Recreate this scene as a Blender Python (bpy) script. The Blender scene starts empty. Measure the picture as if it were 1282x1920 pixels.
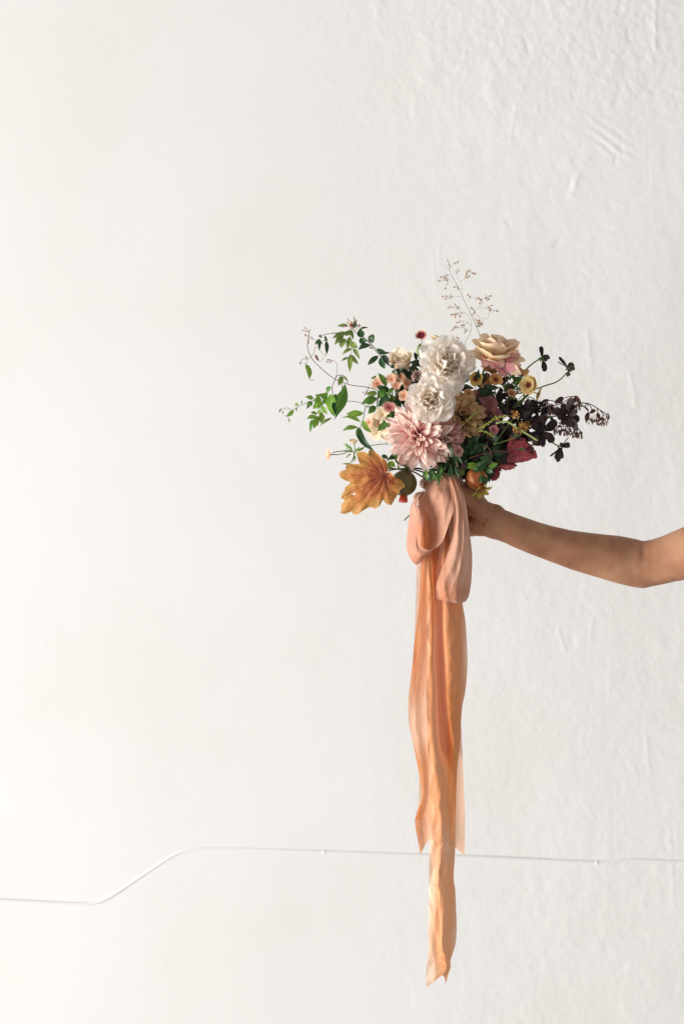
import bpy, math, random
import numpy as np
from mathutils import Vector, Matrix, noise

random.seed(7); np.random.seed(7)
scn = bpy.context.scene
COL = scn.collection
R_ = math.radians
S = 0.00075            # metres per photograph pixel at the bouquet
CAMD = 2.0             # camera to bouquet
CZ = 1.40              # camera height
WALLD = 0.55           # bouquet to wall

# ------------------------------------------------------------------ camera
cam = bpy.data.cameras.new('camera'); camo = bpy.data.objects.new('camera', cam); COL.objects.link(camo)
camo.location = (0, -CAMD, CZ); camo.rotation_euler = (R_(90), 0, 0)
cam.sensor_fit = 'VERTICAL'; cam.sensor_height = 36; cam.sensor_width = 24; cam.lens = 50
cam.clip_end = 100
cam.dof.use_dof = True; cam.dof.focus_distance = CAMD - 0.03; cam.dof.aperture_fstop = 3.6
scn.camera = camo
scn.render.resolution_x = 683; scn.render.resolution_y = 1024

# ------------------------------------------------------------------ light
w = bpy.data.worlds.new('World'); scn.world = w; w.use_nodes = True
bg = w.node_tree.nodes['Background']; bg.inputs[0].default_value = (1.0, 0.985, 0.965, 1); bg.inputs[1].default_value = 0.45
def area(name, loc, target, sx, sy, power, col):
    l = bpy.data.lights.new(name, 'AREA'); l.shape = 'RECTANGLE'; l.size = sx; l.size_y = sy; l.energy = power; l.color = col
    o = bpy.data.objects.new(name, l); COL.objects.link(o); o.location = loc
    o.rotation_euler = (Vector(target) - Vector(loc)).to_track_quat('-Z', 'Y').to_euler()
    return o
area('window_light', (-6.3, -2.9, 0.35), (0.2, -3.4, 1.2), 4.0, 3.6, 1040, (1.0, 0.986, 0.966))

scn.view_settings.view_transform = 'Standard'; scn.view_settings.look = 'None'
scn.view_settings.exposure = 0; scn.view_settings.gamma = 1
scn.render.engine = 'CYCLES'

# ------------------------------------------------------------------ helpers
def P(px, py, d=0.0):
    y = d * S; k = (CAMD + y) / CAMD
    return Vector(((px - 641) * S * k, y, CZ + (960 - py) * S * k))
CROP = {'a': (510, 580, 5.827), 'b': (590, 780, 5.827), 'c': (690, 600, 5.827), 'd': (690, 700, 6.41),
        'e': (800, 480, 6.105), 'f': (850, 600, 5.342), 'g': (840, 740, 5.342), 'h': (970, 630, 6.747), 'p': (0, 0, 1)}
def Q(c, x, y, d=0.0):
    ox, oy, k = CROP[c]
    return P(ox + x / k, oy + y / k, d)
def rnd(a, b): return random.uniform(a, b)
def srgb(r, g, b):
    f = lambda c: (c / 255 / 12.92) if c / 255 <= 0.04045 else ((c / 255 + 0.055) / 1.055) ** 2.4
    return (f(r), f(g), f(b), 1)

ORG = {}
GROUPS = {'white_rose': 'ivory garden roses', 'cream_rose': 'cream roses at the left', 'phlox_flower': 'small phlox flowers', 'chocolate_cosmos': 'black maroon cosmos', 'dark_spray': 'dark drooping sprays at the right',
          'greenery_sprig': 'leafy stems filling the bouquet', 'jasmine_vine': 'jasmine vines at the left', 'jasmine_sprig': 'hanging jasmine sprigs', 'jasmine_foliage': 'jasmine foliage under the blooms', 'bud_spike': 'green bud spikes', 'bud_cluster_sprig': 'golden bud sprigs', 'crimson_leaf': 'crimson leaves'}
def thing(name, label, cat, loc, group=None):
    o = bpy.data.objects.new(name, None); COL.objects.link(o); o.location = loc
    o.empty_display_size = 0.01
    o['label'] = label; o['category'] = cat
    group = group or GROUPS.get(name)
    if group: o['group'] = group
    ORG[o.name] = Vector(loc)
    return o
def mobj(name, vs, fs, mat, parent=None, uv=None, smooth=True, attr=None, kind=None, label=None):
    org = ORG[parent.name] if parent is not None else Vector((0, 0, 0))
    me = bpy.data.meshes.new(name)
    me.from_pydata([(v[0] - org.x, v[1] - org.y, v[2] - org.z) for v in vs], [], fs)
    if uv is not None:
        ul = me.uv_layers.new(name='uv')
        li = np.empty(len(me.loops), dtype=np.int32); me.loops.foreach_get('vertex_index', li)
        ul.data.foreach_set('uv', np.asarray(uv, dtype=np.float32)[li].ravel())
    if attr:
        for k, a in attr.items():
            at = me.attributes.new(k, 'FLOAT', 'POINT'); at.data.foreach_set('value', np.asarray(a, dtype=np.float32))
    if smooth: me.polygons.foreach_set('use_smooth', [True] * len(me.polygons))
    me.materials.append(mat); me.update()
    o = bpy.data.objects.new(name, me); COL.objects.link(o)
    if parent is not None:
        o.parent = parent; ORG[o.name] = org
    if kind: o['kind'] = kind
    if label: o['label'] = label
    return o

def crom(pts, n):
    """smooth curve through pts (Vectors or tuples as np arrays)"""
    A = np.array([tuple(p) for p in pts], dtype=float)
    if len(A) == 2: return [A[0] + (A[1] - A[0]) * i / n for i in range(n + 1)]
    E = np.vstack([2 * A[0] - A[1], A, 2 * A[-1] - A[-2]])
    out = []
    m = len(A) - 1
    for i in range(n + 1):
        u = i / n * m; k = min(int(u), m - 1); t = u - k
        p0, p1, p2, p3 = E[k], E[k + 1], E[k + 2], E[k + 3]
        out.append(0.5 * ((2 * p1) + (-p0 + p2) * t + (2 * p0 - 5 * p1 + 4 * p2 - p3) * t * t + (-p0 + 3 * p1 - 3 * p2 + p3) * t ** 3))
    return out

class MB:
    def __init__(s): s.v = []; s.f = []; s.uv = []
    def add(s, v, f, uv=None):
        n = len(s.v); s.v += [tuple(p) for p in v]; s.f += [tuple(i + n for i in q) for q in f]
        s.uv += uv if uv is not None else [(0.5, 0.5)] * len(v)
    def tube(s, pts, r0, r1=None, seg=5, per=4, close=True):
        r1 = r0 if r1 is None else r1
        n = max(2, per * (len(pts) - 1)) if len(pts) > 2 else 2
        C = [Vector(p) for p in crom(pts, n)]
        up = Vector((0.13, -0.9, 0.4)); v = []; f = []; uv = []
        for i, c in enumerate(C):
            t = (C[min(i + 1, n)] - C[max(i - 1, 0)]).normalized()
            a = (up - t * up.dot(t))
            if a.length < 1e-4: a = t.orthogonal()
            a.normalize(); up = a; b = t.cross(a)
            r = r0 + (r1 - r0) * i / n if not callable(r0) else r0(i / n)
            for k in range(seg):
                g = 2 * math.pi * k / seg
                v.append(c + (a * math.cos(g) + b * math.sin(g)) * r); uv.append((k / seg, i / n))
        for i in range(n):
            for k in range(seg):
                f.append((i * seg + k, i * seg + (k + 1) % seg, (i + 1) * seg + (k + 1) % seg, (i + 1) * seg + k))
        if close:
            f.append(tuple(range(seg))[::-1]); f.append(tuple(n * seg + k for k in range(seg)))
        s.add(v, f, uv)
    def blob(s, c, ax, ln, r, seg=6, rings=5, prof=None):
        """lathe about ax: ln length, r radius"""
        ax = Vector(ax).normalized(); a = ax.orthogonal().normalized(); b = ax.cross(a); c = Vector(c)
        v = []; f = []; uv = []
        for i in range(rings + 1):
            t = i / rings; rr = r * (prof(t) if prof else math.sin(math.pi * min(max(t, 0.03), 0.97)) ** 0.7)
            for k in range(seg):
                g = 2 * math.pi * k / seg
                v.append(c + ax * ln * t + (a * math.cos(g) + b * math.sin(g)) * rr); uv.append((k / seg, t))
        for i in range(rings):
            for k in range(seg):
                f.append((i * seg + k, i * seg + (k + 1) % seg, (i + 1) * seg + (k + 1) % seg, (i + 1) * seg + k))
        f.append(tuple(range(seg))[::-1]); f.append(tuple(rings * seg + k for k in range(seg)))
        s.add(v, f, uv)
    def build(s, name, mat, parent=None, **k): return mobj(name, s.v, s.f, mat, parent, uv=s.uv, **k)

def gridmesh(nt, ns, fn):
    v = []; uv = []; f = []
    for i in range(nt + 1):
        for j in range(ns + 1):
            t = i / nt; q = j / ns * 2 - 1
            v.append(fn(t, q)); uv.append((j / ns, t))
    for i in range(nt):
        for j in range(ns):
            a = i * (ns + 1) + j; f.append((a, a + 1, a + ns + 2, a + ns + 1))
    return v, f, uv

# ------------------------------------------------------------------ materials
def newmat(name):
    m = bpy.data.materials.new(name); m.use_nodes = True
    nt = m.node_tree; nt.nodes.clear()
    return m, nt, nt.nodes, nt.links
def ramp(N, stops):
    r = N.new('ShaderNodeValToRGB'); e = r.color_ramp.elements
    while len(e) < len(stops): e.new(0.5)
    for i, (p, c) in enumerate(stops): e[i].position = p; e[i].color = c
    return r
def sheet_mat(name, stops, vein=0.12, trans=0.25, rough=0.6, var=0.12, sheen=0.0, veins=(18, 1.5), midrib=None, hue=0.0, blotch=0.10, spec=0.35):
    m, nt, N, L = newmat(name)
    tc = N.new('ShaderNodeTexCoord'); sp = N.new('ShaderNodeSeparateXYZ'); L.new(tc.outputs['UV'], sp.inputs[0])
    r = ramp(N, stops); 
    # uneven start of each colour zone
    nz0 = N.new('ShaderNodeTexNoise'); nz0.inputs['Scale'].default_value = 4; L.new(tc.outputs['UV'], nz0.inputs['Vector'])
    md = N.new('ShaderNodeMath'); md.operation = 'MULTIPLY_ADD'; L.new(nz0.outputs[0], md.inputs[0]); md.inputs[1].default_value = 0.28; 
    ad = N.new('ShaderNodeMath'); ad.operation = 'ADD'; L.new(sp.outputs[1], ad.inputs[0]); ad.inputs[1].default_value = -0.14
    L.new(ad.outputs[0], md.inputs[2]); L.new(md.outputs[0], r.inputs[0])
    mp = N.new('ShaderNodeMapping'); mp.inputs['Scale'].default_value = (veins[0], veins[1], 1); L.new(tc.outputs['UV'], mp.inputs[0])
    oi = N.new('ShaderNodeObjectInfo')
    cx = N.new('ShaderNodeCombineXYZ'); mu = N.new('ShaderNodeMath'); mu.operation = 'MULTIPLY'; L.new(oi.outputs['Random'], mu.inputs[0]); mu.inputs[1].default_value = 37
    L.new(mu.outputs[0], cx.inputs[0]); L.new(mu.outputs[0], cx.inputs[1]); L.new(cx.outputs[0], mp.inputs['Location'])
    nz = N.new('ShaderNodeTexNoise'); nz.inputs['Scale'].default_value = 1; nz.inputs['Detail'].default_value = 4; L.new(mp.outputs[0], nz.inputs['Vector'])
    mr = N.new('ShaderNodeMapRange'); L.new(nz.outputs[0], mr.inputs[0]); mr.inputs[1].default_value = 0.3; mr.inputs[2].default_value = 0.7
    mr.inputs[3].default_value = 1 - vein; mr.inputs[4].default_value = 1 + vein * 0.5
    vr = N.new('ShaderNodeMapRange'); L.new(oi.outputs['Random'], vr.inputs[0]); vr.inputs[3].default_value = 1 - var; vr.inputs[4].default_value = 1 + var
    m2 = N.new('ShaderNodeMath'); m2.operation = 'MULTIPLY'; L.new(mr.outputs[0], m2.inputs[0]); L.new(vr.outputs[0], m2.inputs[1])
    hs = N.new('ShaderNodeHueSaturation'); L.new(r.outputs[0], hs.inputs['Color']); L.new(m2.outputs[0], hs.inputs['Value'])
    hr = N.new('ShaderNodeMapRange'); m3 = N.new('ShaderNodeMath'); m3.operation = 'FRACT'
    L.new(mu.outputs[0], m3.inputs[0]); L.new(m3.outputs[0], hr.inputs[0]); hr.inputs[3].default_value = 0.5 - hue; hr.inputs[4].default_value = 0.5 + hue
    L.new(hr.outputs[0], hs.inputs['Hue'])
    col = hs.outputs[0]
    if midrib:
        ab = N.new('ShaderNodeMath'); ab.operation = 'SUBTRACT'; L.new(sp.outputs[0], ab.inputs[0]); ab.inputs[1].default_value = 0.5
        a2 = N.new('ShaderNodeMath'); a2.operation = 'ABSOLUTE'; L.new(ab.outputs[0], a2.inputs[0])
        # side veins: v - |u-.5|*.8 repeated
        sv = N.new('ShaderNodeMath'); sv.operation = 'MULTIPLY_ADD'; L.new(a2.outputs[0], sv.inputs[0]); sv.inputs[1].default_value = -0.7; L.new(sp.outputs[1], sv.inputs[2])
        sm = N.new('ShaderNodeMath'); sm.operation = 'MULTIPLY'; L.new(sv.outputs[0], sm.inputs[0]); sm.inputs[1].default_value = 44
        si = N.new('ShaderNodeMath'); si.operation = 'SINE'; L.new(sm.outputs[0], si.inputs[0])
        s2 = N.new('ShaderNodeMapRange'); L.new(si.outputs[0], s2.inputs[0]); s2.inputs[1].default_value = 0.8; s2.inputs[2].default_value = 1.0; s2.inputs[3].default_value = 0; s2.inputs[4].default_value = 0.35
        mrb = N.new('ShaderNodeMapRange'); L.new(a2.outputs[0], mrb.inputs[0]); mrb.inputs[1].default_value = 0.02; mrb.inputs[2].default_value = 0.055; mrb.inputs[3].default_value = 0.8; mrb.inputs[4].default_value = 0
        mx = N.new('ShaderNodeMath'); mx.operation = 'MAXIMUM'; L.new(s2.outputs[0], mx.inputs[0]); L.new(mrb.outputs[0], mx.inputs[1])
        mc = N.new('ShaderNodeMix'); mc.data_type = 'RGBA'; L.new(mx.outputs[0], mc.inputs[0]); L.new(col, mc.inputs[6]); mc.inputs[7].default_value = midrib
        col = mc.outputs[2]
    b = N.new('ShaderNodeBsdfPrincipled'); L.new(col, b.inputs['Base Color']); b.inputs['Roughness'].default_value = rough
    b.inputs['Specular IOR Level'].default_value = spec
    if sheen: b.inputs['Sheen Weight'].default_value = sheen
    bp = N.new('ShaderNodeBump'); bp.inputs['Strength'].default_value = 0.35; bp.inputs['Distance'].default_value = 0.0006
    L.new(nz.outputs[0], bp.inputs['Height']); L.new(bp.outputs[0], b.inputs['Normal'])
    tr = N.new('ShaderNodeBsdfTranslucent'); L.new(col, tr.inputs[0])
    ms = N.new('ShaderNodeMixShader'); ms.inputs[0].default_value = trans; L.new(b.outputs[0], ms.inputs[1]); L.new(tr.outputs[0], ms.inputs[2])
    o = N.new('ShaderNodeOutputMaterial'); L.new(ms.outputs[0], o.inputs[0])
    return m
def solid_mat(name, c1, c2, scale=40, rough=0.5, bump=0.0, spec=0.4, metallic=0, coat=0, stretch=(1, 1, 1)):
    m, nt, N, L = newmat(name)
    tc = N.new('ShaderNodeTexCoord'); mp = N.new('ShaderNodeMapping'); mp.inputs['Scale'].default_value = stretch
    L.new(tc.outputs['Object'], mp.inputs[0])
    nz = N.new('ShaderNodeTexNoise'); nz.inputs['Scale'].default_value = scale; nz.inputs['Detail'].default_value = 5; L.new(mp.outputs[0], nz.inputs['Vector'])
    r = ramp(N, [(0.32, c1), (0.68, c2)]); L.new(nz.outputs[0], r.inputs[0])
    b = N.new('ShaderNodeBsdfPrincipled'); L.new(r.outputs[0], b.inputs['Base Color']); b.inputs['Roughness'].default_value = rough
    b.inputs['Specular IOR Level'].default_value = spec
    if coat: b.inputs['Coat Weight'].default_value = coat
    if bump:
        n2 = N.new('ShaderNodeTexNoise'); n2.inputs['Scale'].default_value = scale * 6; L.new(mp.outputs[0], n2.inputs['Vector'])
        bp = N.new('ShaderNodeBump'); bp.inputs['Strength'].default_value = bump; bp.inputs['Distance'].default_value = 0.0005
        L.new(n2.outputs[0], bp.inputs['Height']); L.new(bp.outputs[0], b.inputs['Normal'])
    o = N.new('ShaderNodeOutputMaterial'); L.new(b.outputs[0], o.inputs[0])
    return m

M = {}
c = srgb
M['white'] = sheet_mat('ivory_petal', [(0.0, c(250, 226, 192)), (0.3, c(253, 240, 222)), (0.6, c(254, 246, 236)), (1.0, c(254, 247, 239))], vein=0.04, trans=0.52, var=0.03, hue=0.006)
M['cream'] = sheet_mat('cream_petal', [(0.0, c(205, 205, 140)), (0.4, c(240, 222, 188)), (1.0, c(248, 232, 212))], vein=0.06, trans=0.3, var=0.05, hue=0.01)
M['peachcore'] = sheet_mat('peach_heart_petal', [(0.0, c(253, 220, 188)), (0.4, c(254, 237, 216)), (1.0, c(254, 246, 236))], vein=0.04, trans=0.55, var=0.06, hue=0.01)
M['pink'] = sheet_mat('blush_dahlia_petal', [(0.0, c(228, 112, 130)), (0.3, c(245, 184, 184)), (0.6, c(249, 214, 205)), (1.0, c(251, 228, 214))], vein=0.14, trans=0.34, var=0.07, hue=0.01, veins=(14, 1.2))
M['mauve'] = sheet_mat('mauve_dahlia_petal', [(0.0, c(150, 86, 80)), (0.5, c(200, 142, 130)), (1.0, c(222, 174, 164))], vein=0.15, trans=0.2, var=0.12, hue=0.01, veins=(14, 1.2))
M['tan'] = sheet_mat('tan_dahlia_petal', [(0.0, c(120, 76, 48)), (0.5, c(184, 140, 98)), (1.0, c(210, 172, 128))], vein=0.14, trans=0.2, var=0.14, hue=0.015, veins=(14, 1.2))
M['dusty'] = sheet_mat('dusty_rose_petal', [(0.0, c(120, 56, 62)), (0.5, c(172, 104, 104)), (1.0, c(190, 130, 126))], vein=0.14, trans=0.2, var=0.12, hue=0.012)
M['apricot'] = sheet_mat('apricot_petal', [(0.0, c(212, 166, 122)), (0.5, c(238, 212, 174)), (1.0, c(240, 214, 186))], vein=0.1, trans=0.25, var=0.08, hue=0.01)
M['apink'] = sheet_mat('pink_outer_petal', [(0.0, c(214, 110, 128)), (0.6, c(226, 160, 162)), (1.0, c(232, 184, 172))], vein=0.14, trans=0.2, var=0.08, hue=0.01)
M['phlox_peach'] = sheet_mat('peach_phlox_petal', [(0.0, c(196, 100, 78)), (0.35, c(226, 168, 136)), (1.0, c(240, 202, 172))], trans=0.3)
M['phlox_cream'] = sheet_mat('cream_phlox_petal', [(0.0, c(216, 160, 90)), (0.2, c(240, 218, 176)), (1.0, c(248, 232, 204))], trans=0.3)
M['phlox_red'] = sheet_mat('wine_centred_phlox_petal', [(0.0, c(96, 8, 36)), (0.5, c(130, 20, 50)), (0.75, c(226, 170, 150)), (1.0, c(242, 214, 192))], trans=0.3)
M['phlox_pink'] = sheet_mat('pink_phlox_petal', [(0.0, c(150, 40, 70)), (0.4, c(220, 130, 130)), (1.0, c(240, 190, 172))], trans=0.3)
M['phlox_yellow'] = sheet_mat('mustard_phlox_petal', [(0.0, c(70, 24, 20)), (0.3, c(120, 60, 34)), (0.5, c(196, 156, 74)), (1.0, c(216, 184, 104))], trans=0.25, vein=0.12)
M['phlox_orange'] = sheet_mat('apricot_phlox_petal', [(0.0, c(80, 24, 18)), (0.25, c(150, 80, 40)), (0.45, c(206, 146, 84)), (1.0, c(222, 172, 116))], trans=0.25, vein=0.12)
M['phlox_double'] = sheet_mat('buff_phlox_petal', [(0.0, c(84, 24, 26)), (0.3, c(120, 50, 36)), (0.5, c(198, 164, 100)), (1.0, c(216, 190, 130))], trans=0.25, vein=0.12)
M['tanpetal'] = sheet_mat('withered_tan_petal', [(0.0, c(120, 70, 46)), (0.5, c(186, 138, 92)), (1.0, c(204, 160, 116))], trans=0.2, vein=0.2)
M['cosmos'] = sheet_mat('chocolate_cosmos_petal', [(0.0, c(26, 9, 12)), (0.6, c(38, 13, 17)), (1.0, c(46, 16, 20))], trans=0.08, vein=0.3, rough=0.6, spec=0.3, sheen=0.15)
M['g_bright'] = sheet_mat('bright_green_leaf', [(0.0, c(112, 152, 48)), (0.6, c(124, 162, 58)), (1.0, c(112, 146, 54))], trans=0.4, rough=0.42, midrib=c(142, 172, 92), hue=0.012, var=0.2)
M['g_mid'] = sheet_mat('mid_green_leaf', [(0.0, c(76, 114, 42)), (0.6, c(84, 124, 48)), (1.0, c(76, 108, 44))], trans=0.32, rough=0.4, midrib=c(112, 146, 82), hue=0.012, var=0.22)
M['g_dark'] = sheet_mat('dark_green_leaf', [(0.0, c(38, 64, 32)), (0.6, c(44, 74, 36)), (1.0, c(36, 58, 30))], trans=0.18, rough=0.36, midrib=c(70, 112, 72), hue=0.012, var=0.22)
M['g_olive'] = sheet_mat('olive_green_leaf', [(0.0, c(104, 128, 56)), (1.0, c(114, 136, 62))], trans=0.3, rough=0.5, midrib=c(128, 146, 84), hue=0.012, var=0.2)
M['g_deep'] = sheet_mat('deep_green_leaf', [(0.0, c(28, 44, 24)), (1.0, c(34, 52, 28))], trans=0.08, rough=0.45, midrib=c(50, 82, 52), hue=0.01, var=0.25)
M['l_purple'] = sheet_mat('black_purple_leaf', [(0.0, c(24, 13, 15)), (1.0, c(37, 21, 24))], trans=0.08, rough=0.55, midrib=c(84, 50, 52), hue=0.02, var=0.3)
M['l_brown'] = sheet_mat('brown_purple_leaf', [(0.0, c(74, 44, 42)), (1.0, c(98, 62, 56))], trans=0.15, rough=0.55, midrib=c(120, 84, 74), hue=0.02, var=0.25)
M['stem_g'] = solid_mat('green_stem', c(78, 104, 50), c(104, 128, 64), 60)
M['stem_pale'] = solid_mat('pale_green_stem', c(136, 152, 84), c(160, 172, 104), 60)
M['stem_d'] = solid_mat('dark_stem', c(46, 40, 30), c(70, 56, 40), 60)
M['stem_r'] = solid_mat('brown_red_stem', c(84, 50, 42), c(112, 70, 54), 60)
M['stem_grey'] = solid_mat('grey_green_stem', c(84, 92, 84), c(110, 112, 98), 60)
M['bud_pink'] = solid_mat('rose_bud', c(128, 62, 72), c(176, 116, 112), 120)
M['bud_tan'] = solid_mat('tan_bud', c(150, 100, 70), c(196, 150, 116), 160)
M['bud_rust'] = solid_mat('rust_seed_head', c(128, 86, 46), c(190, 144, 92), 160)
M['bud_green'] = solid_mat('yellow_green_bud', c(120, 128, 50), c(170, 168, 84), 160)
M['bud_gold'] = solid_mat('golden_brown_bud', c(130, 84, 34), c(190, 142, 76), 200)
M['bud_brown'] = solid_mat('dark_brown_bud', c(74, 44, 40), c(138, 94, 78), 300)
M['bud_dark'] = solid_mat('black_purple_bud', c(34, 20, 24), c(66, 38, 40), 300)
M['calyx'] = sheet_mat('green_calyx', [(0.0, c(86, 124, 60)), (1.0, c(110, 144, 76))], trans=0.15)
M['calyx_d'] = sheet_mat('olive_calyx', [(0.0, c(96, 110, 64)), (1.0, c(60, 66, 46))], trans=0.1)
M['scab'] = solid_mat('mauve_floret', c(130, 96, 92), c(176, 140, 130), 300, rough=0.8)

# ------------------------------------------------------------------ wall
def hashgrid(seed, n=64): return np.random.RandomState(seed).rand(n, n)
def vnoise(X, Y, seed):
    G = hashgrid(seed); n = 64
    xi = np.floor(X).astype(int); yi = np.floor(Y).astype(int); fx = X - xi; fy = Y - yi
    fx = fx * fx * fx * (fx * (fx * 6 - 15) + 10); fy = fy * fy * fy * (fy * (fy * 6 - 15) + 10)
    g = lambda a, b: G[a % n, b % n]
    return (g(xi, yi) * (1 - fx) + g(xi + 1, yi) * fx) * (1 - fy) + (g(xi, yi + 1) * (1 - fx) + g(xi + 1, yi + 1) * fx) * fy - 0.5
def sstep(a, b, x): t = np.clip((x - a) / (b - a), 0, 1); return t * t * (3 - 2 * t)
def wall_height(X, Y):
    """millimetres of plaster relief; X, Y in photograph pixels on the wall"""
    right = sstep(420, 1150, X + 120 * vnoise(X / 260, Y / 260, 3)); top = sstep(420, 0, Y) 
    rough = np.clip(right * 0.75 + top * sstep(250, 900, X) * 0.7, 0.13, 1.2)
    cx = X + 14 * vnoise(X / 50, Y / 50, 11); cy = Y + 14 * vnoise(X / 50, Y / 50, 12)
    h = 2.4 * vnoise(X / 340, Y / 420, 1) + 1.3 * vnoise(X / 120, Y / 170, 2) * (0.35 + rough)
    patch = np.clip(vnoise(X / 150, Y / 180, 5) * 2.4 + 0.15, 0, 1)
    h += rough * (0.50 * vnoise(cx / 31, cy / 47, 6) * (0.25 + patch) + 0.24 * vnoise(cx / 10, cy / 13, 7) * patch + 0.10 * vnoise(X / 5.5, Y / 6, 27))
    # broken chips with a crisp lower edge
    wx = X + 34 * vnoise(X / 24, Y / 30, 21) + 12 * vnoise(X / 9, Y / 9, 23); wy = Y + 40 * vnoise(X / 26, Y / 32, 22) + 12 * vnoise(X / 8, Y / 9, 24)
    v = vnoise(wx / 52, wy / 80, 8) + 0.3 * vnoise(wx / 19, wy / 25, 25); h += rough * 0.30 * sstep(0.26, 0.34, v)
    v = vnoise(wx / 20, wy / 30, 9) + 0.5 * vnoise(X / 90, Y / 90, 10); h -= rough * 0.26 * sstep(0.42, 0.50, v)
    ln_ = np.abs(vnoise(wx / 70, wy / 130, 26)); h += rough * 0.28 * np.exp(-(ln_ / 0.012) ** 2) * (patch > 0.3)
    h -= 0.18 * rough * sstep(0.0, 0.02, 0.02 - np.abs(vnoise(X / 90, Y / 300, 14)))
    tr = sstep(330, 60, Y) * sstep(560, 1000, X)
    h += rough * 0.10 * vnoise(X / 4.2 + 0.4 * vnoise(X / 20, Y / 20, 41) * 9, Y / 4.6, 42) + rough * 0.45 * np.clip(vnoise(X / 17 + 1.2 * vnoise(X / 9, Y / 9, 43), Y / 11 + 1.2 * vnoise(X / 8, Y / 8, 44), 45) - 0.22, 0, 0.12) * 4
    h += tr * (0.46 * vnoise(X / 6.5, Y / 7.5, 15) + 0.40 * vnoise(X / 12, Y / 12, 16))
    h += right * 0.16 * vnoise(X / 7.5, Y / 8.5, 33) + right * 0.30 * vnoise(cx / 19, cy / 24, 34)
    # trowel scratches
    a = R_(36); ux = (X - 1140) * math.cos(a) + (Y - 265) * math.sin(a); uy = -(X - 1140) * math.sin(a) + (Y - 265) * math.cos(a)
    m = np.exp(-(ux / 44) ** 2) * np.exp(-(uy / 26) ** 2)
    h += m * 0.55 * np.sin(uy / 2.6 + 3 * vnoise(X / 40, Y / 40, 17))
    for (x0, y0, x1, y1, wd, am) in [(1228, -60, 1227, 92, 3, 1.2), (1176, 56, 1177, 74, 2.5, -1.0), (1176, 74, 1192, 75, 2.5, -0.9), (985, 78, 990, 96, 5, -1.3), (981, 78, 983, 90, 5, 1.0),
                             (1192, 102, 1210, 108, 2.2, -0.8), (1168, 115, 1186, 127, 2.2, -0.8), (990, 130, 975, 180, 2.5, 0.5), (966, 200, 955, 270, 2.5, 0.5), (1118, 145, 1160, 168, 2.4, 0.6),
                             (1155, 290, 1152, 305, 4, -1.2), (1150, 282, 1156, 290, 5, 1.0), (1082, 330, 1070, 365, 6, 1.3), (1068, 335, 1068, 360, 3, -0.8), (1040, 462, 1050, 452, 4, -1.3), (1262, 176, 1265, 180, 4, -1.4),
                             (950, 415, 953, 422, 4, -1.0), (1130, 430, 1142, 428, 3, -0.9), (825, 462, 822, 500, 2.5, 0.6), (812, 480, 815, 530, 2.5, 0.5), (1100, 620, 1108, 700, 4, 0.8), (1180, 700, 1190, 760, 4, 0.9),
                             (1046, 1180, 1058, 1220, 3, 0.9), (1110, 1160, 1104, 1200, 3, 0.8), (1210, 1380, 1216, 1450, 3, 0.8), (1255, 1560, 1262, 1700, 3, 0.6)]:
        dx, dy = x1 - x0, y1 - y0; LL = dx * dx + dy * dy
        t = np.clip(((X - x0) * dx + (Y - y0) * dy) / LL, 0, 1); jx = 3 * vnoise(X / 9, Y / 9, 19)
        d = np.hypot(X - x0 - t * dx + jx, Y - y0 - t * dy); h += am * 0.6 * np.exp(-(d / wd) ** 2)
    return h, rough
fine_x = np.arange(-60, 1345, 3.0); fine_y = np.arange(-60, 1985, 3.0)
gx = np.concatenate([np.arange(-2400, -60, 30.0), fine_x, np.arange(1350, 3700, 30.0)])
gy = np.concatenate([np.arange(-1100, -60, 30.0), fine_y, np.arange(1995, 3300, 30.0)])
GX, GY = np.meshgrid(gx, gy)
H, RO = wall_height(GX, GY)
kw = (CAMD + WALLD) / CAMD
VX = (GX - 641) * S * kw; VZ = CZ + (960 - GY) * S * kw; VZ = np.maximum(VZ, -0.6); VY = WALLD - H * 0.001
nx, ny = len(gx), len(gy)
me = bpy.data.meshes.new('wall')
me.vertices.add(nx * ny); me.vertices.foreach_set('co', np.stack([VX, VY, VZ], -1).astype(np.float32).ravel())
ii, jj = np.meshgrid(np.arange(nx - 1), np.arange(ny - 1)); a = (jj * nx + ii).ravel()
quads = np.stack([a, a + nx, a + nx + 1, a + 1], -1).astype(np.int32)
me.loops.add(quads.size); me.loops.foreach_set('vertex_index', quads.ravel())
me.polygons.add(len(quads)); me.polygons.foreach_set('loop_start', np.arange(0, quads.size, 4, dtype=np.int32))
me.polygons.foreach_set('use_smooth', np.ones(len(quads), dtype=bool))
me.update(calc_edges=True)
at = me.attributes.new('rough', 'FLOAT', 'POINT'); at.data.foreach_set('value', RO.astype(np.float32).ravel())
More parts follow.
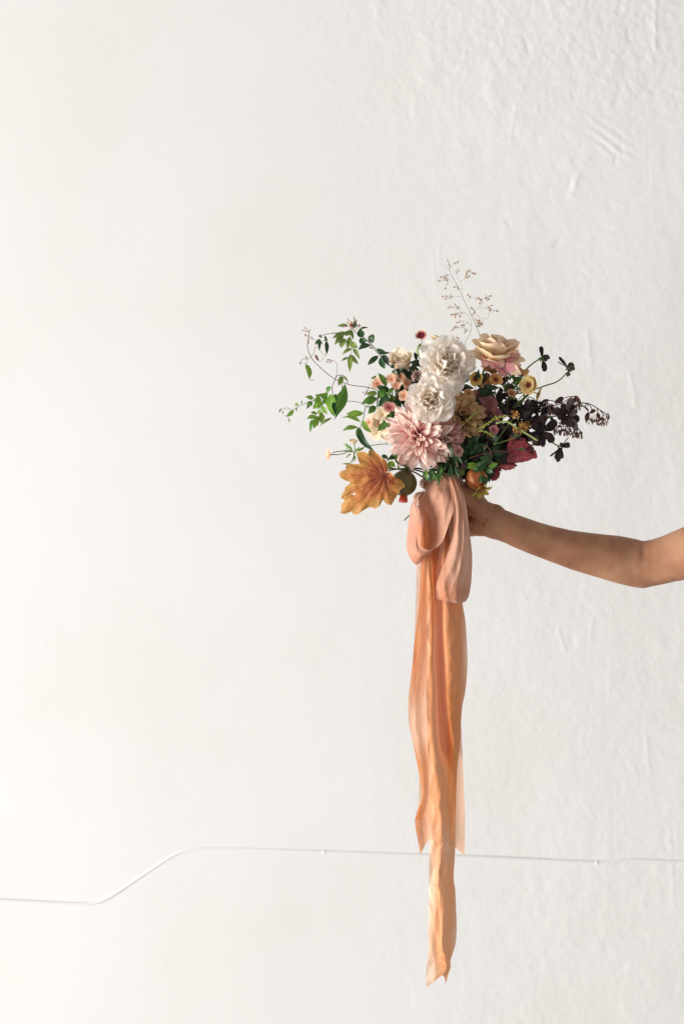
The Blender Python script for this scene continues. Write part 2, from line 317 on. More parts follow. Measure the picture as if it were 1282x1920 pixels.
def wall_material():
    m, nt, N, L = newmat('white_painted_plaster')
    tc = N.new('ShaderNodeTexCoord'); at = N.new('ShaderNodeAttribute'); at.attribute_name = 'rough'
    n1 = N.new('ShaderNodeTexNoise'); n1.inputs['Scale'].default_value = 3.2; n1.inputs['Detail'].default_value = 4; L.new(tc.outputs['Object'], n1.inputs['Vector'])
    r = ramp(N, [(0.3, (0.735, 0.715, 0.690, 1)), (0.7, (0.760, 0.750, 0.738, 1))]); L.new(n1.outputs[0], r.inputs[0])
    b = N.new('ShaderNodeBsdfPrincipled'); L.new(r.outputs[0], b.inputs['Base Color']); b.inputs['Roughness'].default_value = 0.62; b.inputs['Specular IOR Level'].default_value = 0.25
    n2 = N.new('ShaderNodeTexNoise'); n2.inputs['Scale'].default_value = 260; n2.inputs['Detail'].default_value = 5; L.new(tc.outputs['Object'], n2.inputs['Vector'])
    n3 = N.new('ShaderNodeTexNoise'); n3.inputs['Scale'].default_value = 75; n3.inputs['Detail'].default_value = 5; L.new(tc.outputs['Object'], n3.inputs['Vector'])
    mu = N.new('ShaderNodeMath'); mu.operation = 'MULTIPLY'; L.new(n3.outputs[0], mu.inputs[0]); L.new(at.outputs['Fac'], mu.inputs[1])
    ma = N.new('ShaderNodeMath'); ma.operation = 'MULTIPLY_ADD'; L.new(n2.outputs[0], ma.inputs[0]); ma.inputs[1].default_value = 0.55; L.new(mu.outputs[0], ma.inputs[2])
    bp = N.new('ShaderNodeBump'); bp.inputs['Strength'].default_value = 0.4; bp.inputs['Distance'].default_value = 0.0011
    L.new(ma.outputs[0], bp.inputs['Height']); L.new(bp.outputs[0], b.inputs['Normal'])
    o = N.new('ShaderNodeOutputMaterial'); L.new(b.outputs[0], o.inputs[0])
    return m
M['wall'] = wall_material()
me.materials.append(M['wall'])
wall = bpy.data.objects.new('wall', me); COL.objects.link(wall); wall['kind'] = 'structure'

# conduit painted over with the wall
DW = WALLD / S
cpts = [(-900, 1650), (-400, 1672), (0, 1688), (90, 1692), (140, 1694), (168, 1694), (190, 1689), (212, 1678), (260, 1646), (300, 1619), (326, 1603), (346, 1595), (372, 1591.5), (410, 1591), (470, 1592), (610, 1597), (860, 1606), (1000, 1612), (1112, 1617), (1140, 1617), (1180, 1613), (1282, 1616), (1700, 1630), (2200, 1645)]
t = thing('conduit', 'thin white painted conduit running along the lower wall with a diagonal step', 'conduit', P(641, 1600, DW - 4))
mb = MB(); mb.tube([P(x, y, DW + 2.0) for x, y in cpts], 0.0038, seg=12, per=5); mb.build('pipe', M['wall'], t)
for (x, y, ln, q) in [(604, 1597, 16, 0.05), (1112, 1617.5, 22, 0.0)]:
    mb = MB(); a_ = P(x - 3, y - 0.2, DW + 1.6); mb.blob(a_, P(x + ln * .8, y + q, DW + 1.6) - a_, ln * .8 * S * 1.27, 0.0042, seg=14, rings=10)
    mb.build('coupling', M['wall'], t)

# ------------------------------------------------------------------ leaves and petals
def shp_leaf(t): return (t ** 0.78) * ((1 - t) ** 1.08) / 0.284
def shp_ell(t): return math.sin(math.pi * t) ** 0.75
def shp_cosmos(t): return 0.16 + 0.84 * math.sin(math.pi / 2 * min(1, t / 0.8)) ** 1.2
def leaf(parent, A, B, wd, mat, bend=None, fold=0.22, shape=shp_leaf, name='leaf', roll=None, curve=None, nt=9, ns=4, ser=0.0, tipcut=0.0, wave=0.06):
    A = Vector(A); B = Vector(B); d = B - A; Ln = d.length; d.normalize()
    roll = rnd(-0.6, 0.6) if roll is None else roll
    bend = rnd(0.05, 0.16) if bend is None else bend
    curve = rnd(-0.08, 0.08) if curve is None else curve
    n = Vector((rnd(-.25, .25), -1, rnd(-.1, .35))); n = (n - d * n.dot(d)); n.normalize(); sd = d.cross(n); 
    n2 = n * math.cos(roll) + sd * math.sin(roll); sd = d.cross(n2); n = n2
    wd = wd * 0.97 * S / max(0.85, abs(math.cos(roll))); ph = rnd(0, 6)
    def fn(t, q):
        sw = shape(min(max(t, 0.0), 1.0)) * wd / 2
        if ser: sw *= 1 - ser * ((t * 9) % 1.0) * abs(q)
        te = t * (1 - tipcut * q * q)
        if tipcut: te -= 0.05 * t * (0.5 + 0.5 * math.cos(q * math.pi * 5)) * (t > 0.9)
        return (A + d * Ln * te + sd * (q * sw + curve * Ln * math.sin(math.pi * t)) +
                n * (bend * Ln * (math.sin(math.pi * t * 0.9)) + fold * abs(q) * sw + wave * wd * math.sin(t * 9 + ph + q) * abs(q)))
    v, f, uv = gridmesh(nt, ns, fn)
    return mobj(name, v, f, mat, parent, uv=uv)

class Frame:
    """flower head frame: local z is the way the flower faces; lengths in px"""
    def __init__(s, c, ax, spin=0.0):
        s.c = Vector(c); s.z = Vector(ax).normalized(); s.x = s.z.orthogonal().normalized()
        s.x = Matrix.Rotation(spin, 3, s.z) @ s.x; s.y = s.z.cross(s.x)
    def w(s, x, y, z): return s.c + (s.x * x + s.y * y + s.z * z) * S
def cup_petal(F, parent, mat, th, r0, z0, Ln, W, a0, a1, pw=1.0, Rw=None, ruff=0.05, point=0.0, tilt=0.0, nt=9, ns=6, name='petal', fold=0.0, edge=0.0, notch=0.0):
    Rw = Rw or W; ph = rnd(0, 100); ct, st = math.cos(th), math.sin(th)
    pr = [(r0, z0, a0)]; r, z = r0, z0; K = 24
    for i in range(K):
        tt = (i + 0.5) / K; a = a0 + (a1 - a0) * tt ** pw; r += math.sin(a) * Ln / K; z += math.cos(a) * Ln / K; pr.append((r, z, a))
    def at(t):
        u = min(max(t, 0), 1) * K; k = min(int(u), K - 1); g = u - k
        return [pr[k][m] * (1 - g) + pr[k + 1][m] * g for m in range(3)]
    def fn(t, q):
        if point: w_ = W / 2 * (0.30 + 0.70 * math.sin(math.pi / 2 * min(1, t / 0.55)) if t < 0.55 else (max(0.0, 1 - ((t - 0.55) / 0.45) ** 2.0)) ** (0.5 + 0.5 * point) + 0.02); te = t
        else:
            w_ = W / 2 * (0.22 + 0.78 * math.sin(math.pi / 2 * min(1, t / 0.78))); te = t * (1 - 0.24 * q * q - notch * math.exp(-(q / .25) ** 2))
            w_ *= (1 - 0.14 * max(0, (t - 0.8) / 0.2))
        r, z, a = at(te); lat = q * w_
        al = lat / Rw; tang = Rw * math.sin(al) if abs(al) < 2.2 else Rw * math.sin(2.2) * (1 if al > 0 else -1)
        inw = Rw * (1 - math.cos(min(abs(al), 2.2)))
        # profile normal pointing to the axis / up
        nr, nz = -math.cos(a), math.sin(a)
        nn = noise.noise(Vector((q * 1.6 + ph, te * 2.2, ph))) * 2; n3 = noise.noise(Vector((q * 4.5 + ph, te * 2.0, 7 + ph))) * 2
        off = inw + W * (ruff * (nn * te + n3 * te ** 3 * 0.9)) - edge * W * (abs(q) ** 3) * te - fold * abs(q) * w_
        rr = r + nr * off; zz = z + nz * off; tg = tang + tilt * Ln * te
        return F.w(rr * ct - tg * st, rr * st + tg * ct, zz)
    v, f, uv = gridmesh(nt, ns, fn)
    return mobj(name, v, f, mat, parent, uv=uv)

BIND = (842, 930)
def stem_to_bind(t, start, r=2.2, mat='stem_g', via=None, d0=0):
    """stem from the head down into the tied bundle"""
    j = rnd(-9, 9); dd = rnd(-9, 11)
    pts = [start] + ([via] if via is not None else []) + [P(BIND[0] + j * 2.0, 885, dd * 1.5), P(BIND[0] + j, 935, dd), P(BIND[0] + j * 0.7, 985, dd), P(BIND[0] - j * 0.4, 1020 + rnd(-12, 12), dd)]
    mb = MB(); mb.tube(pts, r * S, r * S * 0.9, seg=6); return mb.build('stem', M[mat], t)

def rose(name, label, cat, cx, cy, d, R, ax, mats, rings=8, per=5, spin=0, open_=1.0, depth=0.5, calyx=True, closed=0.0, ruff=0.06, seed=1, core=0, lw=1.0, group=None):
    random.seed(seed)
    ctr = P(cx, cy, d); axv = Vector(ax).normalized(); base = ctr - axv * (depth * R * S)
    t = thing(name, label, cat, base, group); F = Frame(base, axv, spin)
    th = 0
    for k in range(rings):
        f = (k + 0.5) / rings       # 0 inner .. 1 outer
        n = per if k > 1 else 3
        for i in range(n):
            th += 2 * math.pi / n + rnd(-.18, .18)
            a0 = R_(4 + 62 * f ** 1.2 * open_ - closed * 20 + rnd(-9, 9)); a1 = R_(8 + 96 * f ** 1.5 * open_ + rnd(-22, 20) - closed * 30)
            if f < 0.42: a0 += R_(10); a1 = R_(-34 + 130 * f + rnd(-12, 12))      # inner petals fold over the heart
            Ln = R * (0.60 + 0.46 * f + rnd(-.09, .08)) * lw; W = R * (0.44 + 0.62 * f + rnd(-.12, .12))
            mm = M[mats[0] if f < 0.4 else mats[1] if f < 0.78 else mats[2]]
            cup_petal(F, t, mm, th, R * (0.02 + 0.10 * f), -R * 0.05 * f, Ln, W, a0, a1, pw=1.5, Rw=R * (0.20 + 0.55 * f), ruff=ruff * (1.2 - 0.3 * f), edge=0.05 + 0.05 * f, tilt=rnd(-.16, .16), notch=rnd(-.02, .12), nt=10 if f > .3 else 8, ns=8)
        th += 0.6
    for i in range(core):                  # quartered heart: small folded petals in knots
        g = rnd(0, 6.28); rr = R * rnd(0.06, 0.55)
        F2 = Frame(F.w(rr * math.cos(g), rr * math.sin(g), R * (0.20 - 0.12 * rr / R)), axv + F.x * rnd(-.35, .35) + F.y * rnd(-.35, .35))
        for q in range(3):
            cup_petal(F2, t, M[mats[0]], rnd(0, 6.28), R * 0.03, 0, R * rnd(.34, .44), R * rnd(.28, .4), R_(rnd(4, 20)), R_(rnd(-30, 40)), pw=1.4, Rw=R * rnd(.09, .16), ruff=0.13, nt=6, ns=6, name='petal', notch=rnd(0, .1))
    if calyx:
        mb = MB(); mb.blob(F.w(0, 0, -R * 0.30), axv, R * 0.30 * S, R * 0.13 * S, seg=8); mb.build('calyx', M['calyx'], t)
        for i in range(5):
            cup_petal(F, t, M['calyx'], i * 1.257, R * 0.06, -R * 0.12, R * 0.45, R * 0.14, R_(80), R_(130), name='sepal', point=1.0, nt=5, ns=2)
    stem_to_bind(t, F.w(0, 0, -R * 0.25), via=(F.w(0, 0, -R * 0.25) + P(BIND[0], 890, 0)) / 2 + Vector((0, 0.01, 0)))
    return t

def dahlia(name, label, cx, cy, d, R, ax, mats, N=70, spin=0, seed=2, wf=0.42, amax=108, amin=0, lmin=0.25, back=0.35, keep=None, reach=1.0, cupf=0.45, rough=0.07, pt=0.6):
    random.seed(seed)
    ctr = P(cx, cy, d); axv = Vector(ax).normalized(); base = ctr - axv * (back * R * S)
    t = thing(name, label, 'dahlia', base); F = Frame(base, axv, spin)
    for i in range(N):
        f = math.sqrt((i + 0.5) / N); th = i * 2.39996 + rnd(-.12, .12)
        a0 = R_(amin + (amax - 38) * f + rnd(-9, 9)); a1 = R_(amin * 0.5 + amax * f ** 1.15 + rnd(-20, 18))
        Ln = R * (lmin + (reach - lmin) * f ** 0.9) * rnd(.84, 1.12); W = Ln * wf * rnd(.9, 1.15) + R * 0.05
        mm = M[mats[0] if f > 0.45 else mats[-1]]
        cup_petal(F, t, mm, th, R * 0.15 * f, R * 0.30 * (1 - f ** 2), Ln, W, a0, a1, pw=1.2, Rw=W * cupf * (0.7 + 0.5 * f), ruff=rough, point=pt * rnd(.6, 1.2), tilt=rnd(-.26, .26), nt=9, ns=6, edge=0.16 * f * rnd(0, 1.3))
    mb = MB(); mb.blob(F.w(0, 0, -R * 0.12), axv, R * 0.3 * S, R * 0.16 * S, seg=10); mb.build('receptacle', M['calyx'], t)
    stem_to_bind(t, F.w(0, 0, -R * 0.05), r=3.0, via=(F.w(0, 0, -R * 0.2) + P(BIND[0], 890, 0)) / 2 + Vector((0, 0.01, 0)))
    return t

# main blooms
rose('white_rose', 'ivory ruffled garden rose, higher of the two white roses, with a quartered peachy heart', 'rose', 840, 679, -62, 53, (0.10, -1, 0.22), ['peachcore', 'white', 'white'], rings=10, seed=11, core=18, spin=0.4, depth=0.5, ruff=0.15)
rose('white_rose', 'ivory white garden rose with spiral centre sitting directly above the blush pink dahlia', 'rose', 807, 748, -112, 45, (-0.04, -1, 0.12), ['peachcore', 'white', 'white'], rings=10, seed=5, spin=1.3, depth=0.5, ruff=0.12, core=5)
dahlia('pink_dahlia', 'large blush pink dahlia with broad folded petals below the white roses', 783, 820, -66, 64, (-0.28, -1, -0.22), ['pink'], N=94, seed=8, spin=0.5, wf=0.30, amax=108, lmin=0.30, pt=0.55, cupf=0.40, rough=0.15)
dahlia('mauve_dahlia', 'smaller mauve dahlia with narrow pointed petals tucked against the blush pink dahlia', 838, 816, -66, 38, (0.62, -1, -0.10), ['mauve'], N=66, seed=9, wf=0.33, amax=100, pt=1.0, cupf=0.42)
dahlia('tan_dahlia', 'tan brown dahlia with rounded petals right of the lower white rose', 866, 778, -44, 46, (0.20, -1, 0.25), ['tan'], N=78, seed=10, wf=0.38, amax=100, pt=0.35, cupf=0.5)
rose('dusty_rose', 'dusty rose bloom with rounded petals in the shade right of the tan dahlia', 'flower', 902, 778, -28, 50, (0.35, -1, 0.18), ['dusty', 'dusty', 'dusty'], rings=9, seed=12, open_=0.95, ruff=0.11)
rose('cream_rose', 'half open cream rose at the upper left, behind the dark leafy twig', 'rose', 752, 679, 10, 39, (-0.35, -0.6, 0.75), ['cream', 'cream', 'cream'], rings=5, seed=13, open_=0.55, closed=0.1, lw=1.15)
rose('cream_rose', 'soft cream rose at the left behind the small cream and pink phlox', 'rose', 716, 797, 14, 38, (-0.45, -0.8, -0.2), ['cream', 'cream', 'cream'], rings=5, seed=14, open_=0.8)

# apricot rose at top right, seen from the side
def apricot_rose():
    random.seed(31)
    ax = Vector((0.10, -0.42, 0.90)); base = P(926, 672, -30)
    t = thing('apricot_rose', 'open apricot rose seen from the side at the top right, pink underneath', 'rose', base); F = Frame(base, ax, 0.3)
    th = 0
    for k, (n, Ln, W, a0, a1, Rw, m) in enumerate([(4, 42, 24, 2, 8, 9, 'cream'), (5, 44, 28, 10, 20, 12, 'apricot'), (6, 47, 34, 22, 36, 18, 'apricot'), (6, 51, 42, 36, 52, 26, 'apricot'), (6, 56, 48, 56, 66, 34, 'apricot'), (5, 56, 50, 74, 92, 44, 'apricot')]):
        for i in range(n):
            th += 2 * math.pi / n + rnd(-.12, .12)
            cup_petal(F, t, M[m], th, 2 + k * 1.2, -k * 1.2, Ln * rnd(.86, 1.08), W * rnd(.85, 1.1), R_(a0 + rnd(-9, 9)), R_(a1 - 18 + rnd(-14, 12)), pw=1.0, Rw=Rw * rnd(.8, 1.1), ruff=0.07, edge=0.05, notch=rnd(0, .08), nt=9, ns=7)
        th += 0.5
    for ang, Ln, a0, a1 in [(-2.2, 44, 120, 150), (-1.4, 40, 128, 160), (-0.7, 46, 110, 140), (-3.0, 40, 115, 150), (0.0, 44, 104, 130), (-1.0, 34, 140, 165)]:
        # drooping outer petals that show their pink faces
        g = ang; d_ = F.x * math.cos(g) + F.y * math.sin(g)
        cup_petal(F, t, M['apink'], g + 0.9, 3, -4, Ln, 36, R_(a0 - 20), R_(a1), pw=1.0, Rw=40, ruff=0.06)
    mb = MB(); mb.blob(F.w(0, 0, -18), ax, 14 * S, 5 * S, seg=8); mb.build('calyx', M['calyx_d'], t)
    mb = MB(); mb.tube([F.w(0, 0, -12), P(908, 690, -10), P(896, 740, 10), P(860, 860, 10), P(846, 930, 5), P(838, 1015, 5)], 2.0 * S, seg=6); mb.build('stem', M['stem_d'], t)
    # loose lower petals
    for (x0, y0, x1, y1, wd, mm, rl) in [(928, 672, 976, 662, 24, 'apink', .5), (932, 680, 978, 684, 26, 'apink', .3), (922, 668, 944, 690, 28, 'apink', .0), (915, 664, 905, 690, 22, 'apink', -.2), (950, 676, 978, 702, 20, 'apricot', .4), (930, 668, 918, 692, 24, 'apink', 0)]:
        leaf(t, P(x0, y0, -34), P(x1, y1, -44), wd, M[mm], bend=0.22, fold=0.1, shape=shp_ell, name='petal', roll=rl, curve=0.03, ns=6)
apricot_rose()

# ------------------------------------------------------------------ small flowers
def phlox(t, cx, cy, d, R, ax, mat, n=5, spin=0, eye=None, flat=84, tube_mat='stem_g', layers=1, stem_end=None):
    F = Frame(P(cx, cy, d), ax, spin)
    for l in range(layers):
        for i in range(n):
            cup_petal(F, t, M[mat], i * 2 * math.pi / n + l * 0.6 + rnd(-.06, .06), 0.5, l * 1.2, R * (1 - .18 * l) * rnd(.92, 1.06), R * 0.98 * (1 - .12 * l), R_(flat - 14 - l * 20), R_(flat + rnd(-6, 12) - l * 18), Rw=R * 1.6, ruff=0.07, nt=5, ns=4, notch=rnd(0, .08))
    if eye:
        mb = MB(); mb.blob(F.w(0, 0, -.5), F.z, 1.8 * S, 1.1 * S); mb.build('eye', M[eye], t)
    mb = MB(); mb.tube([F.w(0, 0, 0.3), F.w(0, 0, -R * 0.9)], 1.1 * S, 0.8 * S, seg=5)
    if stem_end is not None: mb.tube([F.w(0, 0, -R * 0.9), (F.w(0, 0, -R * 1.6) + Vector(stem_end)) / 2, stem_end], 0.7 * S, 1.0 * S, seg=5)
    mb.build('stem', M[tube_mat], t)
def phlox_thing(label, cx, cy, d, R, ax, mat, end, name='phlox_flower', **k):
    random.seed(int(cx * 3 + cy)); t = thing(name, label, 'phlox', P(cx, cy, d)); phlox(t, cx, cy, d, R, ax, mat, stem_end=end, **k); return t
t = phlox_thing('small blush phlox with a wine red centre standing highest above the white roses', 789, 630, -30, 13, (-0.15, -0.75, 0.55), 'phlox_red', P(788, 665, -20), eye='bud_pink')
mb = MB(); mb.tube([P(788, 665, -20), P(790, 690, -10), P(835, 860, 5), P(842, 935, 4)], 1.4 * S, seg=6)
mb.blob(P(785, 668, -24), P(787, 642, -24) - P(785, 668, -24), 24 * S, 5.5 * S, seg=8)
mb.tube([P(790, 660, -20), P(800, 650, -18), P(806, 642, -18)], 0.9 * S); mb.build('stalk', M['stem_g'], t)
phlox_thing('small faded blush phlox seen edge on beside the wine centred phlox', 812, 636, -26, 13, (0.25, -0.25, 0.9), 'phlox_cream', P(803, 650, -20), eye=None, flat=58)
phlox_thing('mustard yellow phlox with dark star centre beside the upper white rose', 891, 710, -46, 14, (0.05, -1, 0.05), 'phlox_yellow', P(895, 745, -10), spin=0.2, eye='bud_dark')
phlox_thing('apricot brown phlox with a dark eye under the apricot rose', 929, 712, -40, 14, (0.05, -0.9, 0.35), 'phlox_orange', P(930, 750, -10), spin=0.5, eye='bud_dark')
phlox_thing('double buff yellow phlox facing left at the right end of the green buds', 992, 722, -36, 21, (-0.55, -0.8, 0.05), 'phlox_double', P(960, 765, -10), spin=0.2, eye='bud_dark', n=6, layers=2)
phlox_thing('buff phlox seen from the side drooping behind the double buff phlox', 1006, 738, -30, 16, (0.8, -0.2, -0.35), 'phlox_double', P(965, 765, -10), n=5)
phlox_thing('cream five petalled phlox at the left, under the pink phlox', 717, 777, -30, 16, (-0.12, -1, 0.1), 'phlox_cream', P(730, 800, 0), spin=0.7, eye='bud_gold')
phlox_thing('salmon pink phlox with a rosy centre just above the cream phlox', 729, 764, -36, 13, (0.1, -0.85, 0.5), 'phlox_pink', P(738, 790, 0), spin=0.3, eye='bud_pink')
phlox_thing('pale peach phlox at the far left of the peach phlox cluster', 708, 719, 6, 13, (-0.4, -0.8, 0.2), 'phlox_peach', P(728, 745, 10))
phlox_thing('blurred pale peach phlox seen edge on left of the orange heuchera leaf', 620, 852, 60, 14, (-0.9, -0.35, 0.05), 'phlox_peach', P(652, 846, 50), tube_mat='stem_d', flat=74)
phlox_thing('pale blush phlox facing up behind the top of the orange heuchera leaf', 664, 832, 64, 13, (-0.1, -0.3, 0.95), 'phlox_cream', P(672, 848, 55), flat=55)
for (x, y, r, ax, sp, lab) in [(734, 711, 12, (-.3, -.9, .4), 0.1, 'peach phlox in the middle of the cluster left of the white roses'), (750, 708, 11, (.1, -.9, .6), 0.8, 'peach phlox uppermost in the cluster by the dark leaves'),
                               (760, 719, 13, (.6, -.7, .2), 0.4, 'curled peach phlox at the right end of the cluster, by the white roses'), (742, 722, 10, (0, -.8, -.3), 0.2, 'small peach phlox lowest in the cluster over green calyxes')]:
    phlox_thing(lab, x, y, -22, r, ax, 'phlox_peach', P(742, 750, -5), spin=sp, eye='bud_tan')
phlox_thing('small peach phlox half hidden behind the cream rose at the left', 692, 792, 10, 9, (-.6, -.8, 0), 'phlox_peach', P(705, 800, 10))

random.seed(55)
t = thing('scabiosa', 'small mauve scabiosa pod wedged between the two white roses', 'scabiosa', P(783, 704, -40))
mb = MB(); c0 = P(784, 706, -30)
for i in range(70):
    dv = Vector((rnd(-1, 1), rnd(-1, .15), rnd(-1, 1))).normalized(); mb.blob(c0 + dv * 6 * S, dv, rnd(6, 10) * S, 1.5 * S, seg=4, rings=3)
mb.build('floret_cluster', M['scab'], t, kind='stuff'); stem_to_bind(t, c0, r=1.5)

phlox_thing('tiny tan blossom in the gap between upper white rose and dusty rose', 878, 738, -46, 10, (0.2, -1, 0.3), 'tanpetal', P(876, 770, -15), eye='bud_gold')
phlox_thing('small mauve blossom peeking from under the mauve dahlia', 858, 846, -64, 11, (0.3, -1, -0.1), 'mauve', P(856, 870, -20), eye='bud_dark')
phlox_thing('small dusty pink blossom between the dusty rose and the green bud spikes', 925, 806, -58, 10, (0.2, -1, 0.1), 'dusty', P(915, 830, -20), eye='bud_dark')
phlox_thing('small tan blossom half hidden under the green star shaped buds', 958, 738, -30, 10, (0.3, -0.8, 0.4), 'tanpetal', P(950, 770, -10), eye='bud_dark')
phlox_thing('pale peach blossom nestled between the peach cluster and the lower white rose', 757, 742, -34, 11, (-0.2, -1, 0.1), 'phlox_peach', P(765, 765, -5), eye='bud_tan')
phlox_thing('small cream blossom at the lower edge of the left cream rose', 706, 812, -14, 10, (-0.3, -1, -0.2), 'phlox_cream', P(725, 830, 0), eye='bud_gold')

# brown petals under the apricot rose
random.seed(56)
t = thing('tan_bloom', 'withered tan brown bloom spreading below the apricot rose', 'flower', P(925, 695, -20))
for (x0, y0, x1, y1, wd) in [(925, 700, 900, 688, 16), (930, 700, 915, 684, 15), (935, 700, 956, 696, 14), (930, 697, 940, 684, 14), (918, 702, 902, 708, 13), (910, 706, 903, 728, 14), (958, 690, 982, 698, 13), (975, 702, 992, 694, 12), (950, 694, 976, 694, 10), (905, 700, 915, 720, 12), (915, 705, 916, 730, 10)]:
    leaf(t, P(x0, y0, -22), P(x1, y1, -30), wd * 1.1, M['tanpetal'], shape=shp_ell, name='petal', wave=.12, ns=4)
stem_to_bind(t, P(925, 700, -18), r=1.4, mat='stem_d')

# ------------------------------------------------------------------ chocolate cosmos
def cosmos(label, crop, cx, cy, d, petals, stem, sepals=0, core=None):
    random.seed(int(cx)); k = CROP[crop][2]; C0 = Q(crop, cx, cy, d)
    t = thing('chocolate_cosmos', label, 'cosmos', C0)
    for (x, y, wd) in petals:
        B = Q(crop, x, y, d + rnd(-26, 10)); A = C0 + (B - C0) * 0.06
        if len(petals) > 8: leaf(t, A + Vector((0, 0.004, 0)), A + (B - A) * 0.8 + Vector((rnd(-8, 8) * S, 0.006, rnd(-8, 8) * S)), wd * 0.9 / k, M['cosmos'], bend=0.05, fold=rnd(-.2, .2), shape=shp_cosmos, name='petal', tipcut=0.14, ns=8, nt=6)
        leaf(t, A, B, wd * 0.92 / k, M['cosmos'], bend=rnd(0, .12), fold=rnd(-.2, .25), shape=shp_cosmos, name='petal', tipcut=0.14, ns=8, roll=rnd(-.5, .5), wave=.08, nt=8)
    if core:
        mb = MB()
        for i in range(50):
            dv = Vector((rnd(-1, 1), rnd(-1.5, .1), rnd(-1, 1))).normalized(); mb.blob(C0 + dv * core * 0.6 * S, dv, core * 0.7 * S, 0.9 * S, seg=4, rings=3)
        mb.build('flower_centre', M['bud_dark'], t, kind='stuff')
    if sepals:
        mb = MB(); mb.blob(C0 - Vector((0, 0, 4 * S)), (0.3, 0, 1), 9 * S, 4.2 * S, seg=8); mb.build('calyx', M['calyx_d'], t)
        for i in range(sepals):
            g = i * 6.283 / sepals; leaf(t, C0, C0 + Vector((math.cos(g), rnd(-.6, -.1), math.sin(g))) * 9 * S, 4, M['calyx'], name='sepal', nt=4, ns=2)
    mb = MB(); mb.tube(stem, 1.3 * S, 1.7 * S, seg=6, per=5); mb.build('stem', M['stem_g'], t)
    return t
q = lambda x, y, d=0: Q('h', x, y, d)
cosmos('black maroon cosmos seen from behind on a short green stem, nearest the apricot rose', 'h', 310, 285, -20, [(292, 125, 60), (405, 255, 75), (380, 300, 50), (345, 455, 72), (320, 420, 44)], [q(285, 285, -20), q(200, 340, -15), q(120, 410, -5), q(20, 540, 0), P(935, 780, 5), P(856, 890, 5), P(844, 960, 0)], sepals=6)
cosmos('black maroon cosmos with few ragged petals at the end of a long arched green stem', 'h', 645, 410, -20, [(515, 262, 46), (498, 322, 14), (700, 340, 80), (725, 400, 60), (640, 515, 62), (665, 330, 50)], [q(615, 465, -20), q(560, 530, -18), q(470, 590, -12), q(290, 650, -5), q(100, 760, 0), P(900, 830, 5), P(850, 900, 5), P(842, 970, 0)], sepals=7)
cosmos('largest black maroon cosmos bloom, high among the dark sprays', 'h', 620, 1000, -34, [(690, 775, 88), (470, 960, 110), (765, 955, 90), (785, 1070, 100), (560, 1130, 80), (760, 1180, 80), (660, 1160, 90), (560, 850, 90), (500, 1040, 80), (720, 870, 70)], [q(560, 1010, -30), q(460, 1015, -30), q(380, 1035, -25), q(200, 1080, -10), q(0, 1085, 0), P(900, 830, 5), P(846, 920, 5)], core=11)
cosmos('black maroon cosmos facing left with spread petals above the crimson leaf', 'h', 300, 1190, -40, [(352, 985, 105), (500, 1075, 110), (165, 1110, 95), (455, 1350, 115), (195, 1390, 80), (390, 1285, 90), (130, 1310, 85), (320, 1410, 80), (300, 1040, 80), (230, 1060, 80)], [q(280, 1200, -30), q(180, 1260, -20), P(950, 830, -5), P(870, 890, 2), P(846, 950, 2)], core=12)
cosmos('small black maroon cosmos hanging lowest at the far right, past the crimson leaf', 'h', 540, 1405, -22, [(665, 1370, 84), (500, 1605, 70), (560, 1560, 60), (402, 1528, 26), (648, 1272, 14), (470, 1560, 50), (560, 1350, 50)], [q(520, 1402, -22), q(440, 1350, -22), q(330, 1300, -20), P(950, 840, -5), P(870, 895, 2)], core=5)

# ------------------------------------------------------------------ dark hanging sprays
def clusters(t, crop, boxes, mat, ln=36, r=9, dens=1.0, name='bud_cluster', down=True, d=-10):
    k = CROP[crop][2]
    for (x0, y0, x1, y1, n) in boxes:
        mb = MB()
        for i in range(int(n * dens)):
            x = rnd(x0, x1); y = rnd(y0, y1 - ln * .6); a = Q(crop, x, y, d + rnd(-14, 14))
            dv = Vector((rnd(-.45, .45), rnd(-.5, .5), -1 if down else rnd(-1, 1)))
            pr = lambda q: (0.35, 0.7, 1.0, 0.75, 1.1)[min(4, int(q * 4.99))]
            mb.blob(a, dv, ln / k * S * rnd(.8, 1.2), r / k * S * rnd(.8, 1.2), seg=5, rings=4, prof=pr)
            if i % 2 == 0: mb.tube([a, a + Vector((rnd(-2, 2) * S, 0, rnd(3, 8) * S))], 0.35 * S, seg=3)
        mb.build(name, M[mat], t, kind='stuff')
def polys(t, crop, lines, mat, r=1.0, d=-5, name='stem', r1=None):
    mb = MB()
    for L_ in lines: mb.tube([Q(crop, x, y, d + i * 2) for i, (x, y) in enumerate(L_)], r * S, (r1 if r1 else r) * S, seg=5)
    return mb.build(name, M[mat], t)
def leaves(t, crop, data, mat, d=0, name='leaf', shape=shp_leaf, **k2):
    k = CROP[crop][2]
    for row in data:
        x0, y0, x1, y1, wd = row[:5]; m = row[5] if len(row) > 5 else mat; dd = row[6] if len(row) > 6 else d
        leaf(t, Q(crop, x0, y0, dd), Q(crop, x1, y1, dd + rnd(-10, 6)), wd / k, M[m], name=name, shape=shape, **k2)
random.seed(61)
t = thing('dark_spray', 'long purple brown spray arching furthest right with hanging seed clusters', 'foliage', q(360, 885, -8))
polys(t, 'h', [[(-200, 1000), (60, 940), (360, 885), (520, 868), (640, 800), (720, 765), (800, 842), (880, 850), (960, 885), (1040, 940)], [(800, 842), (900, 870), (940, 930)], [(1000, 910), (1020, 1000)], [(1040, 940), (1100, 1010)], [(1030, 930), (1140, 1000)], [(500, 870), (430, 815), (340, 830)], [(590, 785), (640, 770), (700, 765)]], 'stem_r', r=0.9)
clusters(t, 'h', [(1010, 1010, 1150, 1140, 34), (900, 1030, 1000, 1110, 22), (1120, 990, 1160, 1050, 7)], 'bud_brown')
